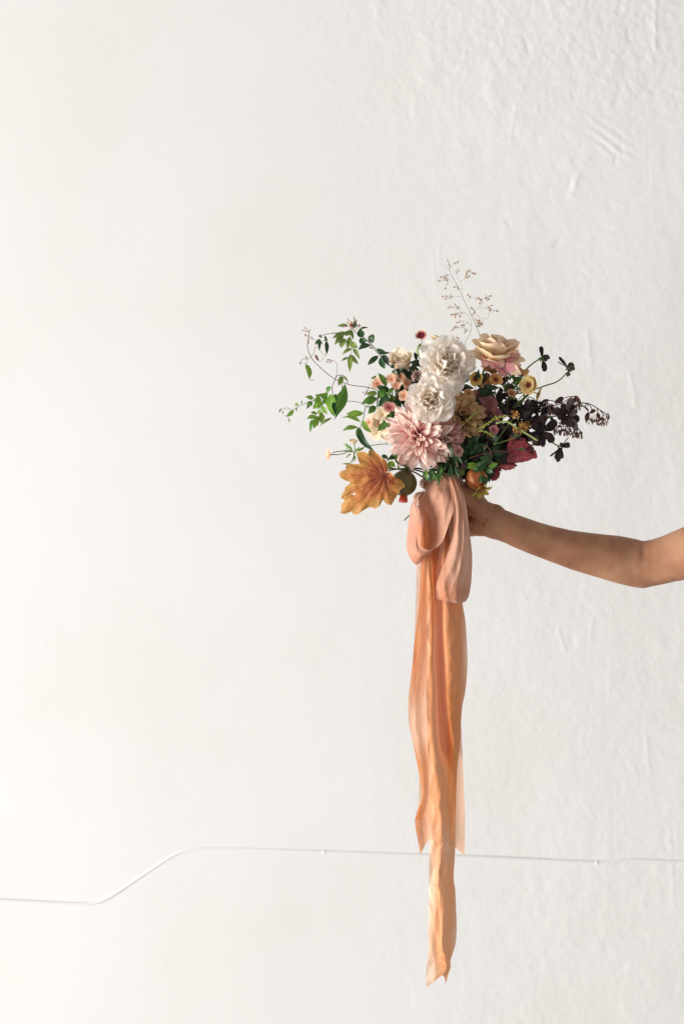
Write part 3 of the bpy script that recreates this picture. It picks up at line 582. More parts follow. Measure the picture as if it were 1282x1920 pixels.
clusters(t, 'h', [(680, 840, 790, 930, 20), (370, 890, 500, 990, 26)], 'bud_brown')
leaves(t, 'h', [(725, 750, 800, 885, 62), (805, 875, 905, 975, 42), (895, 960, 865, 1108, 58), (585, 790, 470, 815, 60), (470, 830, 560, 850, 56), (985, 935, 905, 985, 52), (1005, 970, 1030, 1060, 48), (720, 770, 700, 860, 44)], 'l_brown')
t = thing('dark_spray', 'dark brown drooping spray with a fringe of seed clusters under the largest cosmos', 'foliage', q(440, 1150, 4))
polys(t, 'h', [[(-100, 1180), (250, 1150), (460, 1160), (620, 1140), (760, 1180), (810, 1225)], [(520, 1090), (560, 1180)], [(600, 1100), (640, 1180)]], 'stem_r', r=0.9, d=8)
clusters(t, 'h', [(450, 1165, 560, 1250, 26), (550, 1160, 680, 1255, 32), (680, 1180, 810, 1290, 34)], 'bud_brown', d=5)
leaves(t, 'h', [(700, 1150, 770, 1190, 56), (500, 1140, 560, 1150, 30), (790, 1205, 815, 1230, 20)], 'l_purple', d=5)
t = thing('dark_spray', 'blackish spray of tiny buds and leaves between green stems and the dark cosmos', 'foliage', q(100, 900, 8))
polys(t, 'f', [[(430, 860), (600, 850), (760, 800), (880, 830), (1000, 850)], [(560, 900), (700, 940), (820, 880)], [(600, 990), (720, 1010), (830, 990)], [(740, 770), (800, 790), (850, 870)], [(640, 880), (700, 980), (760, 1010)]], 'stem_d', r=0.9, d=6)
clusters(t, 'f', [(700, 820, 860, 930, 46), (560, 860, 720, 960, 40), (860, 800, 960, 920, 26), (640, 930, 780, 1000, 26), (930, 860, 1020, 940, 16)], 'bud_dark', ln=24, r=8, d=6)
leaves(t, 'f', [(900, 860, 840, 820, 46), (930, 870, 850, 980, 52), (820, 850, 740, 830, 40), (1100, 790, 1010, 810, 50), (880, 820, 960, 800, 34), (790, 900, 850, 960, 36), (940, 880, 870, 920, 40)], 'l_purple', d=4)
t = thing('dark_foliage', 'black purple leafy stem behind the mustard phloxes at the upper right centre', 'foliage', Q('f', 450, 780, 20))
rr = []
for i in range(34):
    x, y = rnd(380, 660), rnd(520, 920); a = rnd(0, 6.28)
    rr.append((x, y, x + 70 * math.cos(a), y + 70 * math.sin(a), rnd(34, 56)))
leaves(t, 'f', rr, 'l_purple', d=25); 
leaves(t, 'f', [(470, 830, 450, 700, 90), (540, 730, 560, 620, 50), (590, 520, 600, 600, 46), (420, 780, 300, 760, 50), (560, 770, 640, 850, 70), (620, 860, 560, 960, 70), (640, 560, 700, 500, 36)], 'l_purple', d=10)
polys(t, 'f', [[(520, 560), (500, 760), (420, 900), (330, 1200), (0, 1500)]], 'stem_d', r=1.4, d=20)

t = thing('dark_foliage', 'small black purple leaves crowding the inner end of the dark cosmos sprays', 'foliage', Q('h', 150, 950, 12))
rr = []
for i in range(46):
    x, y = rnd(-60, 420), rnd(840, 1060) + 0; a = rnd(0, 6.28)
    rr.append((x, y, x + 85 * math.cos(a), y + 70 * math.sin(a), rnd(34, 58)))
for i in range(22):
    x, y = rnd(-80, 300), rnd(1050, 1330); a = rnd(0, 6.28); rr.append((x, y, x + 90 * math.cos(a), y + 80 * math.sin(a), rnd(40, 70)))
leaves(t, 'h', rr, 'l_purple', d=16); clusters(t, 'h', [(0, 860, 240, 1000, 60), (240, 880, 480, 1010, 44), (620, 850, 900, 900, 20)], 'bud_dark', ln=30, r=9, d=6)
polys(t, 'h', [[(460, 930), (250, 960), (0, 1040), (-300, 1200), (-860, 1750)], [(100, 1000), (180, 900), (240, 860)], [(-40, 1060), (60, 1200), (160, 1280)]], 'stem_d', r=0.9, d=14)

# green stems with star shaped buds
random.seed(62)
t = thing('green_buds', 'cluster of slender green star shaped phlox buds right of the apricot brown phlox', 'buds', Q('f', 640, 700, -10))
polys(t, 'f', [[(700, 540), (640, 640), (620, 720), (470, 860), (300, 1100)], [(640, 740), (760, 720)], [(500, 690), (600, 620), (700, 560)], [(740, 600), (660, 690), (600, 780)], [(760, 740), (700, 800), (620, 880)], [(400, 650), (410, 720), (400, 790)], [(510, 680), (540, 620), (530, 560)], [(560, 800), (700, 690), (780, 700)], [(640, 860), (740, 760), (820, 700)]], 'stem_g', r=1.0, d=-12)
for (x, y) in [(640, 620), (660, 560), (650, 700), (700, 720), (600, 600), (620, 660), (690, 600), (560, 560)]:
    for i in range(6):
        a = rnd(0, 6.28); leaf(t, Q('f', x, y, -18), Q('f', x + 58 * math.cos(a), y + 58 * math.sin(a), -18 + rnd(-8, 8)), 2.6, M['g_mid'], name='sepal', nt=4, ns=2)
leaves(t, 'f', [(565, 730, 620, 800, 40, 'g_olive'), (520, 700, 480, 640, 30, 'g_mid')], 'g_mid', d=-14)

# pale curved green stem with bud chains
t = thing('bare_twig', 'smooth pale green stem bending over the shaded right side, ending bare above the crimson leaf', 'twig', Q('f', 430, 1030, -60))
mb = MB(); mb.tube([Q('f', *p, -64) for p in [(425, 1035), (500, 1018), (560, 1030), (640, 1085), (740, 1145), (842, 1208)]], 1.75 * S, seg=8, per=5); mb.build('stem', M['stem_pale'], t)
def budchain(label, crop, pts, n, mat, sp=9, ln=18, r=8, d=-62):
    random.seed(n + int(pts[0][0])); t = thing('bud_spike', label, 'buds', Q(crop, *pts[0], d)); k = CROP[crop][2]
    polys(t, crop, [pts], 'stem_g', r=0.6, d=d); mb = MB(); C = crom([Vector((x, y, 0)) for x, y in pts], n)
    for i, p in enumerate(C):
        for sgn in (-1, 1):
            a = Q(crop, p[0] + rnd(-3, 3), p[1] + rnd(-3, 3), d - 2)
            mb.blob(a, Vector((sgn * rnd(.4, 1), rnd(-.8, 0), rnd(-.8, .4))), ln / k * S * rnd(.7, 1.2), r / k * S * rnd(.8, 1.2), seg=5, rings=4)
    mb.build('bud_cluster', M[mat], t, kind='stuff'); return t
budchain('short yellow green bud spike leaning up across the tan dahlia', 'f', [(130, 1010), (190, 950), (265, 905)], 11, 'bud_green')
budchain('long spike of yellow green buds touching the pale curved stem', 'f', [(270, 1080), (350, 1030), (430, 975), (530, 960)], 15, 'bud_green', ln=24, r=10)
budchain('small olive bud spike hanging under the dusty rose', 'f', [(250, 1110), (320, 1120), (400, 1160)], 9, 'bud_green')
budchain('tiny pale bud spike below the tan dahlia', 'f', [(80, 1190), (120, 1150), (170, 1170)], 6, 'bud_tan')
random.seed(70)
for lab, box, n in [('golden brown bud head below the pale curved stem', (660, 1035, 760, 1110, 60), 1), ('tan speckled bud head touching the top of the crimson leaf', (600, 1095, 670, 1140, 30), 2), ('little golden bud head at the end of the yellow green spike', (580, 930, 650, 990, 26), 3)]:
    t = thing('bud_cluster_sprig', lab, 'buds', Q('f', box[0], box[1], -50))
    clusters(t, 'f', [box], 'bud_gold', ln=20, r=8.5, d=-56, down=False)
    polys(t, 'f', [[(0.5 * (box[0] + box[2]), box[3] - 20), (0.5 * (box[0] + box[2]) - 60, box[3] + 50), (400, 1250)]], 'stem_g', r=0.7, d=-50)

# ------------------------------------------------------------------ large lobed leaves with veins
def lobed_leaf(label, name, cat, crop, ctr, outline, veins, mat, d, cup, tiltf, petiole, hole=None, rings=42, ser=2.2, seed=3):
    random.seed(seed); k = CROP[crop][2]
    O = [np.array(p, float) for p in outline]; pts = []
    for i in range(len(O)):
        a, b = O[i], O[(i + 1) % len(O)]; n = max(2, int(np.hypot(*(b - a)) / 6.5))
        for j in range(n):
            p = a + (b - a) * j / n; nn = np.array([-(b - a)[1], (b - a)[0]]) / (np.hypot(*(b - a)) + 1e-6)
            pts.append(p + nn * math.sin(math.pi * j / n) * ser * (-1 if seed % 2 else 1) + np.random.RandomState(i * 31 + j).randn(2) * 0.6)
    n = len(pts); c0 = np.array(ctr, float); g = []
    for r in range(rings + 1):
        f = (r / rings) ** 0.9
        for p in pts: g.append(c0 + (p - c0) * max(f, 0.004))
    g = np.array(g)
    segs = []
    for v_ in veins:
        for a, b, w0 in zip(v_[:-1], v_[1:], np.linspace(5.5, 2.2, len(v_))): segs.append((np.array(a, float), np.array(b, float), w0))
        # side veins
        L_ = crom([Vector((x, y, 0)) for x, y in v_], 9); rs = np.random.RandomState(int(v_[-1][0]))
        for i in range(2, 9):
            p = L_[i][:2]; dr = (L_[min(i + 1, 9)] - L_[i - 1])[:2]; dr = dr / (np.hypot(*dr) + 1e-6)
            for sg in (-1, 1):
                ang = sg * rs.uniform(.55, .85); e = np.array([dr[0] * math.cos(ang) - dr[1] * math.sin(ang), dr[0] * math.sin(ang) + dr[1] * math.cos(ang)])
                LL = rs.uniform(50, 95); m_ = p + e * LL * .5 + dr * 6; segs.append((p, m_, 2.6)); segs.append((m_, p + e * LL + dr * 18, 1.8))
    vein = np.zeros(len(g)); vh = np.zeros(len(g))
    for a, b, w0 in segs:
        ab = b - a; tt = np.clip(((g - a) @ ab) / (ab @ ab + 1e-9), 0, 1); dist = np.hypot(*(g - a - tt[:, None] * ab).T)
        vein = np.maximum(vein, np.exp(-(dist / (w0 * 0.9)) ** 2) * (0.5 + 0.07 * w0)); vh = np.maximum(vh, np.exp(-(dist / (w0 * 3)) ** 2) * w0)
    rel = (g - c0) / k; ed = np.tile(np.arange(rings + 1)[:, None] / rings, (1, n)).ravel()
    V = []
    for i, p in enumerate(g):
        x, y = rel[i]; dd = d + tiltf(x, y) + cup * (x * x + y * y) / 4000 + 2.6 * noise.noise(Vector((x / 13, y / 13, seed))) + 0.35 * vh[i] + 3.0 * ed[i] ** 4 * math.sin(i % n * 0.19)
        V.append(Q(crop, p[0], p[1], dd))
    Fc = []
    for r in range(rings):
        for j in range(n):
            if hole and r >= 2:
                m_ = (g[r * n + j] + g[(r + 1) * n + j]) / 2
                if any(math.hypot(m_[0] - hx, m_[1] - hy) < hr for hx, hy, hr in hole): continue
            Fc.append((r * n + j, r * n + (j + 1) % n, (r + 1) * n + (j + 1) % n, (r + 1) * n + j))
    t = thing(name, label, cat, Q(crop, *ctr, d))
    mobj('blade', V, Fc, mat, t, uv=[(a / 300, b / 300) for a, b in g], attr={'vein': vein, 'edge': ed})
    mb = MB(); mb.tube(petiole, 1.5 * S, seg=6); mb.build('petiole', M['stem_r'], t)
    return t
def lobed_mat(name, stops, veincol, blot, trans=0.25):
    m, nt, N, L = newmat(name)
    av = N.new('ShaderNodeAttribute'); av.attribute_name = 'vein'; ae = N.new('ShaderNodeAttribute'); ae.attribute_name = 'edge'
    tc = N.new('ShaderNodeTexCoord'); nz = N.new('ShaderNodeTexNoise'); nz.inputs['Scale'].default_value = 3.0; nz.inputs['Detail'].default_value = 6; L.new(tc.outputs['UV'], nz.inputs['Vector'])
    ma = N.new('ShaderNodeMath'); ma.operation = 'MULTIPLY_ADD'; L.new(nz.outputs[0], ma.inputs[0]); ma.inputs[1].default_value = 0.9
    sb = N.new('ShaderNodeMath'); sb.operation = 'SUBTRACT'; L.new(ae.outputs['Fac'], sb.inputs[0]); sb.inputs[1].default_value = 0.45; L.new(sb.outputs[0], ma.inputs[2])
    r = ramp(N, stops); L.new(ma.outputs[0], r.inputs[0])
    vo = N.new('ShaderNodeTexVoronoi'); vo.feature = 'DISTANCE_TO_EDGE'; vo.inputs['Scale'].default_value = 16; L.new(tc.outputs['UV'], vo.inputs['Vector'])
    vm = N.new('ShaderNodeMapRange'); L.new(vo.outputs[0], vm.inputs[0]); vm.inputs[1].default_value = 0; vm.inputs[2].default_value = 0.09; vm.inputs[3].default_value = 0.38; vm.inputs[4].default_value = 0
    mx = N.new('ShaderNodeMath'); mx.operation = 'MAXIMUM'; L.new(vm.outputs[0], mx.inputs[0]); L.new(av.outputs['Fac'], mx.inputs[1]); mx.use_clamp = True
    mc = N.new('ShaderNodeMix'); mc.data_type = 'RGBA'; L.new(mx.outputs[0], mc.inputs[0]); L.new(r.outputs[0], mc.inputs[6]); mc.inputs[7].default_value = veincol
    b = N.new('ShaderNodeBsdfPrincipled'); L.new(mc.outputs[2], b.inputs['Base Color']); b.inputs['Roughness'].default_value = 0.5; b.inputs['Specular IOR Level'].default_value = .3
    bp = N.new('ShaderNodeBump'); bp.inputs['Strength'].default_value = 0.5; bp.inputs['Distance'].default_value = 0.0006; bp.invert = True
    L.new(mx.outputs[0], bp.inputs['Height']); L.new(bp.outputs[0], b.inputs['Normal'])
    tr = N.new('ShaderNodeBsdfTranslucent'); L.new(mc.outputs[2], tr.inputs[0]); ms = N.new('ShaderNodeMixShader'); ms.inputs[0].default_value = trans
    L.new(b.outputs[0], ms.inputs[1]); L.new(tr.outputs[0], ms.inputs[2]); o = N.new('ShaderNodeOutputMaterial'); L.new(ms.outputs[0], o.inputs[0])
    return m
M['heuchera'] = lobed_mat('amber_heuchera', [(0.0, c(136, 62, 42)), (0.3, c(176, 94, 54)), (0.62, c(196, 124, 66)), (0.95, c(194, 144, 74))], c(100, 50, 34), 0)
M['crimson'] = lobed_mat('crimson_leaf', [(0.0, c(96, 22, 38)), (0.5, c(146, 44, 58)), (1.0, c(158, 58, 66))], c(188, 110, 112), 0, 0.15)
hout = [(800, 590), (802, 530), (775, 480), (735, 455), (700, 420), (640, 375), (590, 365), (585, 412), (540, 388), (470, 390), (455, 420), (480, 500), (492, 525), (400, 520), (345, 530), (335, 570), (345, 582), (290, 600), (256, 640), (290, 682), (350, 712), (392, 726), (330, 780), (318, 822), (290, 865), (288, 902), (328, 915), (290, 965), (283, 1066), (330, 1072), (400, 1045), (425, 1082), (480, 1072), (540, 1025), (590, 1000), (628, 1000), (660, 1018), (710, 982), (745, 915), (770, 952), (800, 968), (838, 977), (865, 930), (880, 900), (915, 852), (928, 812), (985, 772), (975, 728), (930, 688), (880, 680), (852, 640), (822, 608), (795, 612), (775, 630)]
hv = [[(760, 645), (680, 570), (620, 480), (592, 380)], [(760, 645), (620, 650), (480, 640), (290, 635)], [(760, 645), (640, 590), (540, 560), (360, 550)], [(760, 645), (640, 710), (520, 770), (300, 890)], [(760, 645), (650, 760), (560, 880), (420, 1060)], [(760, 645), (720, 780), (670, 880), (640, 1000)], [(760, 645), (790, 760), (820, 860), (835, 960)], [(760, 645), (820, 690), (870, 740), (970, 760)], [(760, 645), (740, 560), (720, 500), (690, 430)]]
lobed_leaf('large amber orange lobed leaf with dark veins at the lower left', 'heuchera_leaf', 'leaf', 'b', (768, 640), hout, hv, M['heuchera'], -84, 12, lambda x, y: 0.05 * x, [Q('b', 768, 640, -84), Q('b', 790, 575, -60), Q('b', 900, 580, -30), Q('b', 1100, 620, -5), P(842, 930, 0)], hole=[(430, 850, 13), (410, 856, 8)])
rout = [(560, 690), (500, 700), (540, 620), (620, 560), (600, 480), (610, 420), (640, 405), (700, 420), (745, 425), (770, 440), (778, 490), (830, 505), (845, 540), (878, 560), (885, 590), (895, 620), (885, 640), (850, 640), (800, 665), (740, 680), (660, 688), (620, 690)]
rv = [[(540, 660), (640, 600), (760, 570), (880, 590)], [(540, 660), (640, 640), (760, 630), (870, 625)], [(540, 660), (620, 560), (680, 480), (740, 430)], [(540, 660), (640, 670), (720, 670)]]
lobed_leaf('crimson red ruffled leaf on the right side of the bouquet', 'crimson_leaf', 'leaf', 'g', (560, 655), rout, rv, M['crimson'], -34, 8, lambda x, y: -0.1 * x, [Q('g', 560, 655, -34), Q('g', 440, 760, -20), P(848, 930, 0)], seed=4)
rout2 = [(510, 700), (530, 690), (560, 695), (620, 700), (660, 700), (672, 720), (660, 740), (620, 755), (570, 760), (520, 745), (500, 720)]
lobed_leaf('small crimson leaf curled under the larger crimson leaf', 'crimson_leaf', 'leaf', 'g', (515, 715), rout2, [[(515, 715), (580, 730), (660, 725)]], M['crimson'], -44, 8, lambda x, y: 0.2 * y, [Q('g', 515, 715, -44), Q('g', 440, 760, -20), P(846, 930, 0)], rings=12, seed=6)
rout3 = [(440, 760), (480, 720), (510, 740), (520, 790), (510, 830), (480, 860), (430, 868), (420, 830), (410, 790)]
lobed_leaf('dull brick red leaf right behind the pomegranate', 'crimson_leaf', 'leaf', 'g', (440, 775), rout3, [[(440, 775), (480, 800), (490, 850)]], M['crimson'], -14, 8, lambda x, y: 0, [Q('g', 440, 775, -14), P(860, 900, 0)], rings=10, seed=8)

# ------------------------------------------------------------------ fruits
def fruit(label, name, cx, cy, d, r, sq, mat, seg=28, ax=(0, 0, 1), ribs=0.0):
    t = thing(name, label, 'fruit', P(cx, cy, d)); F = Frame(P(cx, cy, d), ax); v = []; f = []; n = 18
    for i in range(n + 1):
        a = math.pi * i / n
        for k in range(seg):
            g = 2 * math.pi * k / seg; rr = r * math.sin(a) * (1 + ribs * math.cos(g * 5)); rr = max(rr, 0.01)
            v.append(F.w(rr * math.cos(g), rr * math.sin(g), -r * sq * math.cos(a)))
    for i in range(n):
        for k in range(seg): f.append((i * seg + k, i * seg + (k + 1) % seg, (i + 1) * seg + (k + 1) % seg, (i + 1) * seg + k))
    mobj('fruit_body', v, f, mat, t); return t, F
M['pom'] = solid_mat('pomegranate_skin', c(112, 42, 28), c(184, 118, 56), 75, rough=0.5, bump=0.5, spec=0.35)
M['pom_crown'] = sheet_mat('pomegranate_crown', [(0.0, c(120, 60, 40)), (0.5, c(170, 140, 60)), (1.0, c(190, 180, 90))], trans=0.15)
M['greenfruit'] = solid_mat('olive_brown_skin', c(74, 66, 34), c(106, 96, 52), 40, rough=0.42, bump=0.3, spec=0.4)
M['redtip'] = solid_mat('orange_red_tip', c(176, 52, 30), c(206, 84, 48), 80, rough=0.45)
random.seed(80)
t, F = fruit('orange pomegranate with a yellow green star crown, hanging over the hand', 'pomegranate', 893, 898, -46, 20.5, 1.04, M['pom'], ax=(0.28, -0.55, -0.8), ribs=0.02)
for i in range(6): cup_petal(F, t, M['pom_crown'], i * 1.047, 5, 18, 21, 11, R_(15), R_(88 + rnd(-22, 15)), point=1.0, name='crown_point', nt=6, ns=3, Rw=9)
mb = MB()
for i in range(26):
    g = rnd(0, 6.28); q_ = rnd(0, 3.6); mb.blob(F.w(q_ * math.cos(g), q_ * math.sin(g), 20), F.z + Vector((rnd(-.4, .4), rnd(-.4, .4), 0)), rnd(4, 7) * S, .8 * S, seg=4, rings=3)
mb.build('stamens', M['bud_gold'], t, kind='stuff')
mb = MB(); mb.tube([F.w(0, 0, -20), P(880, 868, -30), P(850, 900, -5), P(844, 960, 0)], 1.8 * S); mb.build('stem', M['stem_d'], t)
t, F = fruit('glossy olive brown round fruit behind the amber leaf', 'green_pomegranate', 757, 906, -40, 24, 1.0, M['greenfruit'], ax=(-0.1, -0.2, -1))
for i in range(5): cup_petal(F, t, M['g_mid'], i * 1.257 + 0.3, 2, -24.5, 17, 10, R_(82), R_(135), point=1.0, name='calyx_lobe', nt=6, ns=3, Rw=16)
mb = MB(); mb.tube([F.w(0, 0, -23), P(772, 878, -30), P(800, 885, -15), P(838, 930, 0)], 1.8 * S); mb.build('stem', M['stem_r'], t)
cr = MB(); cr.blob(F.w(-2, 0, 20), F.z, 15 * S, 8.5 * S, seg=6, rings=5, prof=lambda t_: 0.75 + 0.3 * t_); cr.build('blossom_end', M['redtip'], t)

# ------------------------------------------------------------------ vines and twigs on the left
def buds(t, crop, data, mat, r=5.5, d=0):
    mb = MB(); k = CROP[crop][2]
    for (x0, y0, x1, y1) in data:
        a = Q(crop, x0, y0, d); b = Q(crop, x1, y1, d + rnd(-4, 4)); m_ = a + (b - a) * 0.5
        mb.tube([a, m_], 0.32 * S, 0.4 * S, seg=4); mb.blob(m_, b - m_, (b - m_).length, r / k * S, seg=5, rings=4)
    mb.build('bud_cluster', M[mat], t, kind='stuff')
random.seed(90)
t = thing('jasmine_vine', 'long thin jasmine vine arching up left, tipped with pink buds, big leaves hanging midway', 'vine', Q('a', 1160, 890, -10))
polys(t, 'a', [[(1500, 1000), (1300, 950), (1160, 890), (1060, 855), (940, 838), (850, 825), (780, 800), (690, 765), (600, 700), (520, 630), (450, 560), (410, 490), (388, 420), (390, 350), (402, 290), (405, 235)],
               [(690, 765), (655, 850), (665, 925), (672, 1010)], [(690, 765), (712, 725), (765, 720), (815, 755), (825, 810)], [(765, 800), (765, 900), (760, 980)], [(1060, 855), (1030, 900), (1015, 940)]], 'stem_r', r=0.75, d=-12)
polys(t, 'a', [[(690, 765), (708, 680), (712, 610), (690, 575), (655, 560)], [(430, 515), (390, 550), (372, 600)], [(430, 515), (455, 480), (465, 430), (490, 410)], [(385, 545), (330, 545), (310, 580)], [(470, 495), (480, 540), (520, 570)], [(405, 762), (430, 775), (465, 770)], [(640, 855), (600, 900), (615, 920)]], 'stem_r', r=0.42, d=-12)
leaves(t, 'a', [(372, 600, 408, 768, 66, 'g_bright'), (642, 845, 596, 905, 66, 'g_mid'), (640, 925, 685, 1170, 105, 'g_bright'), (690, 925, 735, 1080, 92, 'g_mid'), (800, 815, 675, 1203, 120, 'g_mid', -22), (740, 900, 770, 1000, 50, 'g_dark'), (762, 728, 722, 838, 56, 'g_olive'), (772, 718, 826, 790, 22, 'g_olive'), (655, 1185, 524, 1281, 34, 'g_olive'), (472, 495, 515, 570, 26, 'stem_r'), (390, 530, 362, 528, 26, 'g_olive'), (670, 1010, 690, 1160, 60, 'g_dark', -26)], 'g_mid', d=-14, fold=0.3)
buds(t, 'a', [(405, 235, 345, 195), (405, 240, 322, 228), (405, 245, 362, 240), (405, 235, 420, 222), (400, 290, 352, 270), (400, 300, 352, 285), (400, 310, 462, 328), (405, 315, 440, 300), (655, 560, 590, 550), (660, 562, 585, 575), (660, 565, 622, 592), (655, 558, 610, 545), (312, 575, 295, 600), (318, 570, 312, 598), (375, 590, 348, 596), (460, 430, 490, 408), (1060, 840, 1070, 820), (1015, 940, 990, 900), (1015, 940, 1040, 895), (400, 330, 402, 378)], 'bud_pink', r=6, d=-14)
t = thing('jasmine_vine', 'bright green leafy jasmine tip reaching furthest left, with small oval leaves', 'vine', Q('a', 590, 990, 0))
polys(t, 'a', [[(1250, 1100), (1060, 1075), (960, 1020), (850, 1003), (700, 1000), (590, 990), (480, 995), (380, 1020), (290, 1060), (235, 1100)], [(560, 990), (545, 1050), (510, 1110), (470, 1170), (440, 1240)]], 'stem_g', r=0.62, d=4)
polys(t, 'a', [[(235, 1100), (150, 1075), (85, 1100)], [(200, 1100), (140, 1085), (110, 1120)], [(170, 1150), (165, 1190)], [(180, 1160), (190, 1220)], [(150, 1160), (125, 1160)], [(470, 970), (500, 945), (540, 950)]], 'stem_g', r=0.3, d=4)
leaves(t, 'a', [(455, 972, 360, 958, 50), (600, 990, 515, 925, 78), (540, 985, 440, 1000, 60), (440, 1010, 378, 1060, 62, 'g_mid'), (535, 1045, 445, 1065, 70), (540, 1055, 612, 1147, 52), (535, 1125, 530, 1248, 66), (480, 1165, 376, 1195, 56), (500, 1165, 450, 1305, 66), (440, 1200, 418, 1345, 40, 'g_mid'), (235, 1098, 152, 1170, 44), (290, 1040, 248, 1045, 40), (320, 1030, 322, 995, 18, 'g_mid'), (260, 1080, 272, 1115, 22), (560, 1030, 600, 1000, 60, 'g_mid'), (100, 1080, 75, 1130, 14, 'g_dark'), (115, 1110, 120, 1145, 10, 'g_dark'), (180, 1190, 190, 1240, 16, 'g_olive'), (410, 1060, 365, 1088, 16, 'g_dark'), (480, 1060, 440, 1090, 30)], 'g_bright', d=2)
leaves(t, 'a', [(600, 1000, 640, 1060, 56), (570, 960, 600, 905, 50), (500, 1000, 470, 1060, 60), (490, 1150, 420, 1130, 50), (500, 1110, 560, 1140, 50), (460, 1190, 500, 1280, 56), (520, 970, 470, 935, 48), (560, 1010, 500, 1040, 60)], 'g_bright', d=10)
t = thing('leafy_twig', 'dark green leafy twig slanting up left above the cream rose, tipped with brown pink buds', 'twig', Q('a', 1190, 515, -20))
polys(t, 'a', [[(1500, 760), (1390, 700), (1290, 610), (1190, 515), (1130, 450), (1080, 390), (1020, 330), (950, 280), (900, 245), (880, 215)], [(1080, 390), (1040, 415)], [(1190, 490), (1282, 475)]], 'stem_d', r=0.9, d=-20, r1=0.5)
leaves(t, 'a', [(1085, 368, 1105, 268, 84), (1068, 388, 938, 452, 66), (1000, 385, 968, 308, 66), (1005, 350, 1035, 345, 44), (985, 305, 955, 208, 84), (955, 222, 1052, 204, 26), (1140, 432, 1262, 488, 58), (1160, 510, 1042, 610, 58), (1190, 520, 1232, 652, 80), (1205, 500, 1278, 625, 60, 'g_deep'), (1190, 490, 1285, 472, 30), (1060, 420, 1100, 430, 20), (890, 205, 905, 118, 40), (1330, 640, 1310, 590, 44, 'g_deep'), (1350, 650, 1420, 760, 80, 'g_deep'), (1400, 690, 1440, 640, 40, 'g_deep')], 'g_dark', d=-20, fold=0.3)
bl = []
for i in range(26):
    a = rnd(0.2, 3.3); L_ = rnd(30, 95); x, y = 870 + rnd(-30, 40), 190 + rnd(-30, 30); bl.append((x, y, x + L_ * math.cos(a), y - L_ * math.sin(a)))
buds(t, 'a', bl, 'bud_tan', r=7, d=-20); buds(t, 'a', [(a + 8, b + 5, c_ + 10, d_ + 12) for a, b, c_, d_ in bl[::3]], 'bud_pink', r=7, d=-22)
t = thing('jasmine_sprig', 'soft olive green sprig hanging out of focus below the brown pink bud tip', 'sprig', Q('a', 860, 210, 90))
polys(t, 'a', [[(1300, 640), (1120, 420), (960, 270), (860, 215), (850, 300), (872, 400), (860, 500)], [(860, 250), (700, 255), (575, 275)]], 'stem_g', r=0.6, d=110)
leaves(t, 'a', [(830, 178, 712, 182, 46), (810, 255, 655, 320, 66), (780, 290, 682, 392, 62), (800, 320, 750, 425, 80), (850, 300, 820, 432, 70), (870, 360, 942, 425, 66), (870, 425, 762, 503, 50), (885, 425, 958, 547, 50), (852, 495, 850, 692, 62), (862, 495, 942, 597, 46), (840, 530, 752, 575, 32), (860, 240, 800, 300, 70), (850, 220, 880, 330, 50)], 'g_olive', d=120, fold=0.3)
t = thing('jasmine_sprig', 'small curled dark green sprig out of focus, left of the olive green sprig', 'sprig', Q('a', 575, 275, 110))
polys(t, 'a', [[(720, 262), (575, 275), (600, 340), (595, 480), (545, 555), (525, 575)], [(600, 500), (560, 495), (525, 450)], [(575, 275), (530, 290)]], 'stem_g', r=0.45, d=110)
leaves(t, 'a', [(510, 282, 552, 310, 28), (528, 325, 466, 388, 42), (520, 335, 516, 458, 36), (575, 290, 605, 350, 30), (590, 345, 592, 492, 50), (560, 345, 598, 330, 20), (525, 335, 545, 385, 30)], 'g_dark', d=112)
t = thing('greenery_sprig', 'compound green leafy stem at the lower left above the amber leaf', 'foliage', Q('a', 1030, 1060, -18))
polys(t, 'a', [[(1400, 1150), (1150, 1090), (1030, 1060), (1000, 1180), (965, 1290), (960, 1380)], [(1160, 890), (1145, 1060)]], 'stem_g', r=0.8, d=-18)
leaves(t, 'a', [(1145, 975, 973, 1035, 80, 'g_mid'), (1125, 1055, 1048, 1145, 66, 'g_mid'), (1000, 1135, 808, 1142, 68), (972, 1238, 752, 1196, 64), (940, 1290, 765, 1335, 60), (985, 1210, 1085, 1350, 62), (1145, 905, 1025, 930, 36, 'g_olive')], 'g_bright', d=-20, curve=0.06)
leaf(t, Q('b', 490, 130, -30), Q('b', 655, 390, -50), 13, M['g_dark'], curve=0.14, bend=0.1, fold=0.4, roll=0.1)
leaves(t, 'b', [(480, 120, 470, 250, 50, 'g_mid', -28)], 'g_mid')
t = thing('greenery_sprig', 'pointed mid green leaves crowding under the peach phlox cluster', 'foliage', Q('c', 200, 800, -18))
polys(t, 'c', [[(110, 780), (100, 900), (95, 950)], [(105, 775), (240, 900), (400, 1000)], [(260, 740), (270, 860), (300, 1000)], [(300, 740), (300, 860)], [(235, 760), (250, 860)]], 'stem_g', r=1.3, d=-16)
leaves(t, 'c', [(200, 725, 105, 580, 66, 'g_mid'), (190, 760, 112, 860, 84, 'g_mid'), (210, 800, 110, 992, 100, 'g_dark'), (95, 850, -10, 930, 80, 'g_mid'), (90, 948, 0, 1025, 62, 'g_mid'), (30, 640, 92, 602, 26, 'g_olive', 60), (100, 800, -20, 810, 40, 'g_olive'), (270, 870, 330, 950, 90, 'g_dark', -10), (330, 780, 400, 880, 90, 'g_deep', 0), (200, 900, 280, 960, 60, 'g_mid'), (280, 740, 200, 840, 50, 'g_mid'), (300, 860, 210, 870, 60, 'g_mid')], 'g_mid', d=-20)
t = thing('serrated_leaf', 'single toothed green leaf lying beside the cream phlox', 'leaf', Q('c', 270, 1010, -44))
